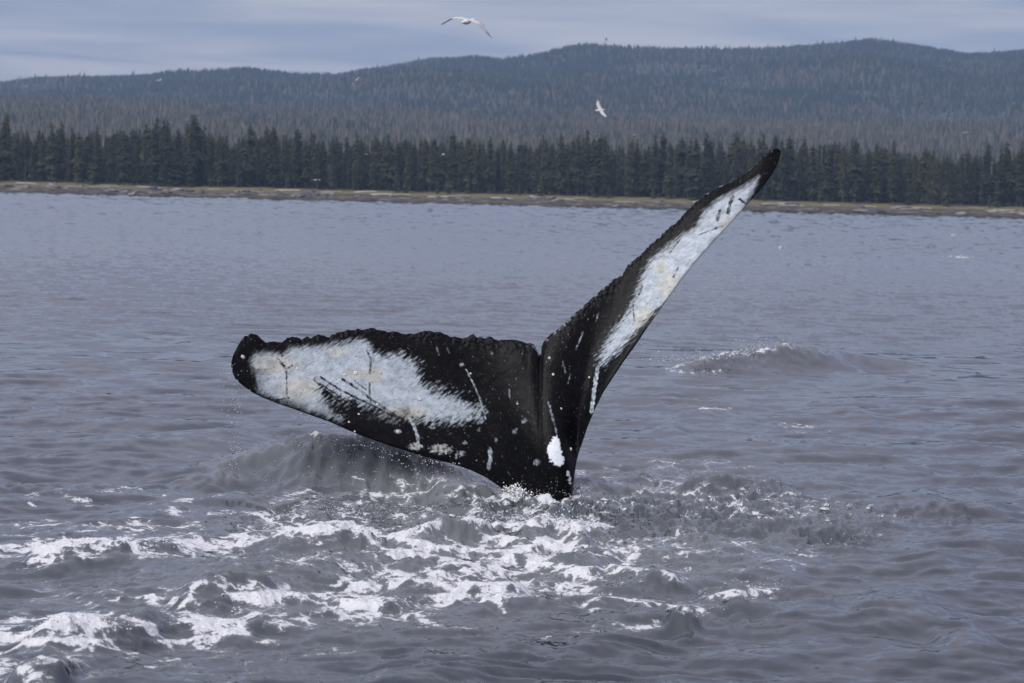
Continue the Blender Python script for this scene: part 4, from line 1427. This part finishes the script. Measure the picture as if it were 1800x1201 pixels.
# froth heaped against the tail stock where it cuts the water
cw = on_z(np.array([912.0]), np.array([872.0]), 0.02)[0]
m1 = 300
a1 = np.stack([cw[0] + gs.normal(0, .085, m1), cw[1] - .05 + gs.normal(0, .10, m1), np.zeros(m1)], 1)
a1[:, 2] = .07 * np.exp(-((a1[:, 0] - cw[0]) / .10) ** 2) * gs.random(m1) ** .6 - .005
t1_ = gs.random(600)
lw0, lw1 = on_z(np.array([884.0]), np.array([868.0]), 0.0)[0], on_z(np.array([1022.0]), np.array([868.0]), 0.0)[0]
a2_ = lw0[None] * (1 - t1_[:, None]) + lw1[None] * t1_[:, None]
a2_[:, 1] += gs.normal(-.16, .07, 600)
a2_[:, 2] = np.abs(gs.normal(0, .022, 600)) * (.4 + .8 * np.abs(np.sin(a2_[:, 0] * 31)))
fpt = np.concatenate([a1, a2_])
fpt[:, 2] += np.array([sea_z(q[0], q[1]) for q in fpt])
blobs("splash_froth", fpt, gs.gamma(2.2, .0019, len(fpt)).clip(.001, .008), M_FROTH, (IV0, IF0), "white froth boiling up where the tail stock meets the water", .22)


def spray_line(poly, n, up, rmin, rmax, spread=.12, back=.1):
    p = np.array(poly, float)
    t = gs.random(n) * (len(p) - 1)
    qx, qy, qh = (np.interp(t, np.arange(len(p)), p[:, c]) for c in range(3))
    W = np.stack([on_z(np.array([a]), np.array([b]), h)[0] for a, b, h in zip(qx, qy, qh)])
    W[:, 0] += gs.normal(0, spread, n)
    W[:, 1] += gs.normal(0, back, n)
    W[:, 2] += gs.exponential(up, n)
    return W, gs.uniform(rmin, rmax, n) * gs.uniform(.5, 1, n)


pts, rad = [], []
for args in (([(1160, 637, .15), (1250, 632, .2), (1310, 626, .2)], 260, .03, .004, .016),
             ([(1300, 626, .2), (1335, 622, .2), (1345, 624, .2)], 300, .07, .004, .013, .05),
             ([(1365, 624, .2), (1385, 622, .2), (1400, 625, .2)], 260, .06, .004, .012, .05),
             ([(560, 784, .29), (610, 781, .31), (690, 789, .3), (800, 815, .22)], 420, .02, .003, .009),
             ([(880, 868, .04), (915, 862, .06), (950, 870, .04)], 90, .02, .0015, .004, .06, .05),
             ([(955, 876, .04), (1005, 866, .05), (1030, 860, .04)], 110, .03, .0015, .004, .07, .05),
             ([(480, 910, .05), (560, 905, .08), (640, 902, .08), (760, 905, .08)], 360, .025, .002, .006, .08, .15),
             ([(820, 912, .12), (930, 914, .1), (1030, 922, .1)], 380, .022, .003, .010, .08, .12),
             ([(1150, 880, .05), (1300, 885, .08), (1390, 880, .1), (1390, 930, .03)], 90, .012, .0015, .0045, .15, .4),
             ([(1300, 1036, .1), (1350, 1042, .08)], 90, .018, .002, .006, .08, .08), ([(1200, 1072, .09), (1235, 1080, .06)], 60, .018, .002, .006, .08, .08),
             ([(1430, 895, .02), (1500, 900, .02), (1560, 920, .02), (1540, 940, .02), (1430, 950, .02)], 80, .012, .0025, .006, .12, .25),
             ([(450, 890, .1), (520, 800, .3), (600, 850, .3), (700, 850, .3)], 70, .12, .002, .005, .3, .3)):
    a, b = spray_line(*args)
    pts.append(a)
    rad.append(b)
# drips falling from the left fluke and shaken off both edges
n = 170
dx = gs.normal(412, 9, n)
dy = 640 + gs.random(n) ** 1.3 * 190
pts.append(on_y(dx, dy, np.full(n, Y0 - .4) + gs.normal(0, .06, n)))
rad.append(gs.uniform(.0022, .0055, n))
n = 200
tt = gs.random(n)
lp = resample(LL[8:20], 200)[(tt * 199).astype(int)]
pts.append(on_y(lp[:, 0] + gs.normal(0, 4, n), lp[:, 1] + gs.exponential(22, n) + 2, np.full(n, Y0 - .35) + gs.normal(0, .08, n)))
rad.append(gs.uniform(.0022, .0055, n))
blobs("spray_droplets", np.concatenate(pts), np.concatenate(rad), M_DROP, (IV0, IF0), "water droplets flung up by the tail and dripping from it", .12)


def crowns(spots):
    """little crown splashes where drops land: a ragged cup of water"""
    V, F = [], []
    for px_, py_, s in spots:
        c = on_z(np.array([float(px_)]), np.array([float(py_)]), 0.0)[0]
        c[2] = sea_z(c[0], c[1])
        b = len(V)
        n = 14
        for j, (rr_, zz) in enumerate(((1.25, -.25), (.95, .1), (1.0, .55), (1.12, .8))):
            for k in range(n):
                a = 2 * math.pi * k / n
                sp = (gs.uniform(.6, 1.9) if k % 2 else gs.uniform(.5, .9)) if j == 3 else 1
                V.append((c[0] + s * rr_ * math.cos(a), c[1] + s * rr_ * math.sin(a), c[2] + s * zz * sp))
        F += [tuple(int(q) for q in f) for f in grid_faces(4, n, True, b)]
    me = new_mesh("drop_splashes", np.array(V), np.array(F), M_DROP)
    return tag(link("drop_splashes", me), "tiny crown splashes where falling drops hit the water right of the tail", None, None, 'stuff')


crowns([(1450, 903, .030), (1452, 892, .022), (1471, 884, .018), (1492, 898, .020), (1494, 909, .014), (1528, 902, .020), (1541, 917, .014), (1552, 917, .014), (1572, 917, .012), (1392, 897, .02), (1330, 890, .02), (1345, 888, .016), (1300, 886, .02),
        (1315, 866, .014), (1298, 865, .012), (1455, 930, .016), (1460, 938, .012), (1546, 945, .016), (1335, 910, .018), (1418, 886, .016), (1455, 950, .012), (1486, 952, .014), (1392, 918, .016)])

# a far breaking ripple on the right
c = on_z(np.array([1693.0]), np.array([454.0]), 0.0)[0]
n = 120
p = np.stack([c[0] + gs.normal(0, .28, n) - .1, c[1] + gs.normal(0, .5, n), np.abs(gs.normal(0, .035, n))], 1)
blobs("foam_streak", p, gs.uniform(.012, .03, n), M_FROTH, (IV0, IF0), "short white foam streak on the open water far right", .15, (1.6, 1, .6))


# ------------------------------------------------------------------ gulls
M_GULL = Mat("gull_plumage")
gc = M_GULL.attr('plume', 'Color')
gtc = M_GULL.node('ShaderNodeTexCoord')
gn = M_GULL.noise(14, 3, gtc.outputs['Object'])
M_GULL.l.new(M_GULL.mix(M_GULL.math('MULTIPLY', gn, .35), gc, C4(.35, .33, .31)), M_GULL.p.inputs['Base Color'])
M_GULL.p.inputs['Roughness'].default_value = .85
M_GULL = M_GULL.m
M_BEAK = mat_simple("gull_beak", [(.2, (.35, .22, .05)), (.8, (.50, .34, .08))], 8, .5)


def gull(px, py, dist, axis, wl, wr, label, group="gulls over the water", size=1.0, dark=False, feet=False):
    """axis: unit heading in (right, away, up); wl / wr: wing joints (right, away, up) in metres from the shoulder"""
    ax_ = np.array(axis, float)
    ax_ /= np.linalg.norm(ax_)
    up = np.array([0, 0, 1.0])
    sd = np.cross(ax_, up)
    sd /= np.linalg.norm(sd)
    up = np.cross(sd, ax_)
    V, F, K = [], [], []
    wht = (.62, .61, .60) if not dark else (.10, .095, .09)
    gry = (.42, .43, .45) if not dark else (.07, .065, .06)
    tipc = (.10, .095, .09)
    # body with head and tail
    prof = [(-.245, .004, .075, 0.005), (-.20, .012, .06, .004), (-.14, .03, .045, 0), (-.06, .058, .062, -.006), (.03, .068, .07, -.008), (.11, .054, .056, .0), (.155, .038, .037, .012), (.19, .037, .036, .02), (.218, .028, .027, .02), (.236, .010, .010, .016)]
    n = 12
    for t, h, w, dz in prof:
        for k in range(n):
            a = 2 * math.pi * k / n
            V.append(ax_ * t + sd * w * math.cos(a) + up * (h * math.sin(a) + dz))
            K.append(gry if (math.sin(a) > .35 and -.12 < t < .1) else wht)
    F += [tuple(int(q) for q in f) for f in grid_faces(len(prof), n, True)]
    for j, ring in ((0, 0), (1, (len(prof) - 1) * n)):
        c = len(V)
        V.append(np.mean(V[ring:ring + n], axis=0))
        K.append(wht)
        F += [((ring + k, ring + (k + 1) % n, c) if j else (ring + (k + 1) % n, ring + k, c)) for k in range(n)]
    # wings
    for sgn_, joints in ((-1, wl), (1, wr)):
        if joints is None:
            continue
        J = [np.array([sgn_ * .0, 0, 0.02])] + [np.array(j, float) for j in joints]
        t = np.linspace(0, len(J) - 1, 17)
        C_ = np.stack([np.interp(t, np.arange(len(J)), [j[c] for j in J]) for c in range(3)], 1)
        C_[1:-1] = (C_[:-2] + 2 * C_[1:-1] + C_[2:]) / 4
        fr = np.linspace(0, 1, 17)
        chord = np.interp(fr, [0, .25, .5, .7, .9, 1.0], [.20, .20, .19, .15, .075, .008])
        lead = np.interp(fr, [0, .3, .5, .8, 1], [.06, .10, .11, .05, -.03])      # leading edge runs forward to the wrist, then back
        b = len(V)
        for i in range(17):
            tang = C_[min(i + 1, 16)] - C_[max(i - 1, 0)]
            tang /= np.linalg.norm(tang)
            cd = ax_ - tang * (ax_ @ tang)
            cd /= np.linalg.norm(cd)
            nn = np.cross(tang, cd)
            nn *= 1 if nn @ up > 0 else -1
            for (q, hh_) in ((0, 0), (.12, .012), (.4, .013), (.75, .006), (1.0, 0), (.75, -.001), (.4, -.003), (.12, -.006)):
                V.append(C_[i] + cd * (lead[i] - q * chord[i]) + nn * hh_ * (1 - .6 * fr[i]) - nn * .03 * (q - .3) ** 2 * (1 if q > .3 else 0))
                K.append(tipc if (fr[i] > .84) else (gry if hh_ > 0 else ((.55, .54, .53) if not dark else gry)))
        F += [tuple(int(z) for z in f) for f in grid_faces(17, 8, True, b)]
    me = new_mesh("gull", np.array(V) * size, np.array([f for f in F if len(f) == 4]), M_GULL) if False else None
    f4 = np.array([f for f in F if len(f) == 4])
    f3 = np.array([f for f in F if len(f) == 3])
    me = new_mesh("gull", np.array(V) * size, [f4, f3], M_GULL)
    add_attr(me, 'plume', np.concatenate([np.array(K), np.ones((len(K), 1))], 1), 'FLOAT_COLOR')
    import bmesh
    bm = bmesh.new()
    bm.from_mesh(me)
    bmesh.ops.recalc_face_normals(bm, faces=bm.faces)
    bm.to_mesh(me)
    bm.free()
    pos = on_y(np.array([float(px)]), np.array([float(py)]), np.array([float(dist)]))[0]
    o = link("gull", me, None, pos)
    tag(o, label, "gull", group)
    # beak
    bv = []
    for t, r_ in ((.225, .009), (.25, .008), (.275, .005), (.285, .001)):
        for k in range(6):
            a = 2 * math.pi * k / 6
            bv.append(ax_ * t + sd * r_ * math.cos(a) + up * (.018 + r_ * 1.2 * math.sin(a) - (t - .225) * .15))
    link("beak", new_mesh("beak", np.array(bv) * size, grid_faces(4, 6, True), M_BEAK), o)
    return o


# the large gull at the top: drooped wings, flying left and a little toward the boat
gull(822, 37.5, 70, (-.55, -.78, -.30), [(-.20, .0, .09), (-.36, .05, .085), (-.50, .05, .0), (-.635, .0, -.085)], [(.12, .0, .03), (.30, -.02, -.03), (.40, -.02, -.16), (.60, 0, -.42)],
     "large white gull gliding on drooped wings against the cloud at the top")
gull(1055, 194, 128, (-.85, -.35, -.18), [(-.05, .10, .18), (-.09, .18, .36), (-.13, .2, .50)], [(.10, -.12, -.10), (.20, -.2, -.22), (.30, -.25, -.36)],
     "white gull banking steeply in front of the blue hill, one wing pointing up")
gull(626, 141, 420, (-.3, .9, 0), [(-.12, 0, .16), (-.25, 0, .34), (-.34, 0, .5)], [(.14, 0, .12), (.28, 0, .30), (.44, 0, .38)], "small distant gull with wings raised in a V before the left hill", size=1.35)
gull(280, 142, 560, (-.6, .7, .1), [(-.2, 0, .1), (-.4, 0, .05), (-.5, 0, -.1)], [(.1, 0, .14), (.25, 0, .25), (.35, 0, .3)], "tiny pale gull before the hazy hill in the upper left", size=1.35)
gull(43, 152, 760, (.5, .8, 0), [(-.3, 0, .08), (-.5, 0, .02), (-.6, 0, -.06)], [(.3, 0, .08), (.5, 0, .02), (.6, 0, -.06)], "faint tiny gull at the far left before the hill", size=1.35)
gull(1066, 69.5, 300, (-.2, .7, .5), [(-.06, 0, .1), (-.1, .2, .02), (-.12, .4, -.22)], [(.06, 0, .1), (.08, .2, .0), (.02, .4, -.2)], "small dark gull silhouetted just above the hill crest", dark=True)
gull(779, 272, 330, (0.05, 1, 0), [(-.10, .25, .02), (-.12, .5, -.02), (-.14, .6, -.06)], [(.10, .25, .02), (.12, .5, -.02), (.14, .6, -.06)], "round white gull seen from behind against the dark forest, wings hidden", size=1.4)
gull(555, 316.5, 430, (-.9, -.3, -.02), [(-.25, .0, .03), (-.45, 0, .0), (-.62, 0, -.06)], [(.25, 0, .03), (.42, 0, .02), (.62, 0, -.02)], "white gull skimming low over the far beach left of the fluke", size=1.35)
gull(1699, 232.5, 640, (-.5, .8, 0), [(-.22, 0, .06), (-.42, 0, -.08), (-.52, 0, -.30)], [(.2, 0, .06), (.38, 0, .0), (.46, 0, -.14)], "white gull with wings curved down over the forest near the right edge", size=1.35)
gull(1411, 210, 800, (.4, .8, 0), [(-.2, 0, .08), (-.36, 0, .1), (-.5, 0, .0)], [(.2, 0, .08), (.36, 0, .1), (.5, 0, .0)], "faint tiny gull above the forest over the raised fluke tip", size=1.35)
gull(645, 271, 800, (-.6, .6, 0), [(-.2, 0, .05), (-.36, 0, .0), (-.5, 0, -.1)], [(.2, 0, .05), (.36, 0, .0), (.5, 0, -.1)], "faint tiny gull against the dark forest left of the round white gull", size=1.35)
gull(1115, 237, 900, (-.6, .6, 0), [(-.2, 0, .05), (-.36, 0, .0), (-.5, 0, -.1)], [(.2, 0, .05), (.36, 0, .0), (.5, 0, -.1)], "faint tiny gull over the treeline below and right of the banking gull", size=1.35)
# swimmers
for px0, py0, hd, lab in ((1676, 415, (-1, -.1, .16), "gull sitting on the calm water above the white foam streak"), (1372.5, 438, (-.5, -.85, .16), "gull sitting on the open water right of the raised fluke")):
    w = on_z(np.array([float(px0)]), np.array([float(py0)]), 0.03)[0]
    ppx, ppy = project(w[None])
    gull(float(ppx[0]), float(ppy[0]), float(w[1]), hd, [(-.03, .05, .04), (-.0 - .16 * hd[0], .06 - .16 * hd[1], .05), (-.28 * hd[0], .03 - .28 * hd[1], .05)], [(.03, -.05, .04), (.0 - .16 * hd[0], -.06 - .16 * hd[1], .05), (-.28 * hd[0], -.03 - .28 * hd[1], .05)], lab, "gulls resting on the water")


# ------------------------------------------------------------------ haze
def build_haze():
    x0, x1, y0, y1, z0, z1 = -9800, 9800, -9800, 9800, -8.0, 560.0
    v = [(x0, y0, z0), (x1, y0, z0), (x1, y1, z0), (x0, y1, z0), (x0, y0, z1), (x1, y0, z1), (x1, y1, z1), (x0, y1, z1)]
    f = [(0, 3, 2, 1), (4, 5, 6, 7), (0, 1, 5, 4), (1, 2, 6, 5), (2, 3, 7, 6), (3, 0, 4, 7)]
    m = bpy.data.materials.new("haze_air")
    m.use_nodes = True
    nt = m.node_tree
    nt.nodes.clear()
    out = nt.nodes.new('ShaderNodeOutputMaterial')
    pv = nt.nodes.new('ShaderNodeVolumePrincipled')
    pv.inputs['Color'].default_value = (.46, .67, 1.0, 1)
    pv.inputs['Density'].default_value = 5.6e-5
    pv.inputs['Anisotropy'].default_value = 0.0
    nt.links.new(pv.outputs[0], out.inputs['Volume'])
    me = new_mesh("haze", np.array(v), np.array(f), m, False)
    tag(link("haze", me), None, None, None, 'stuff')


build_haze()
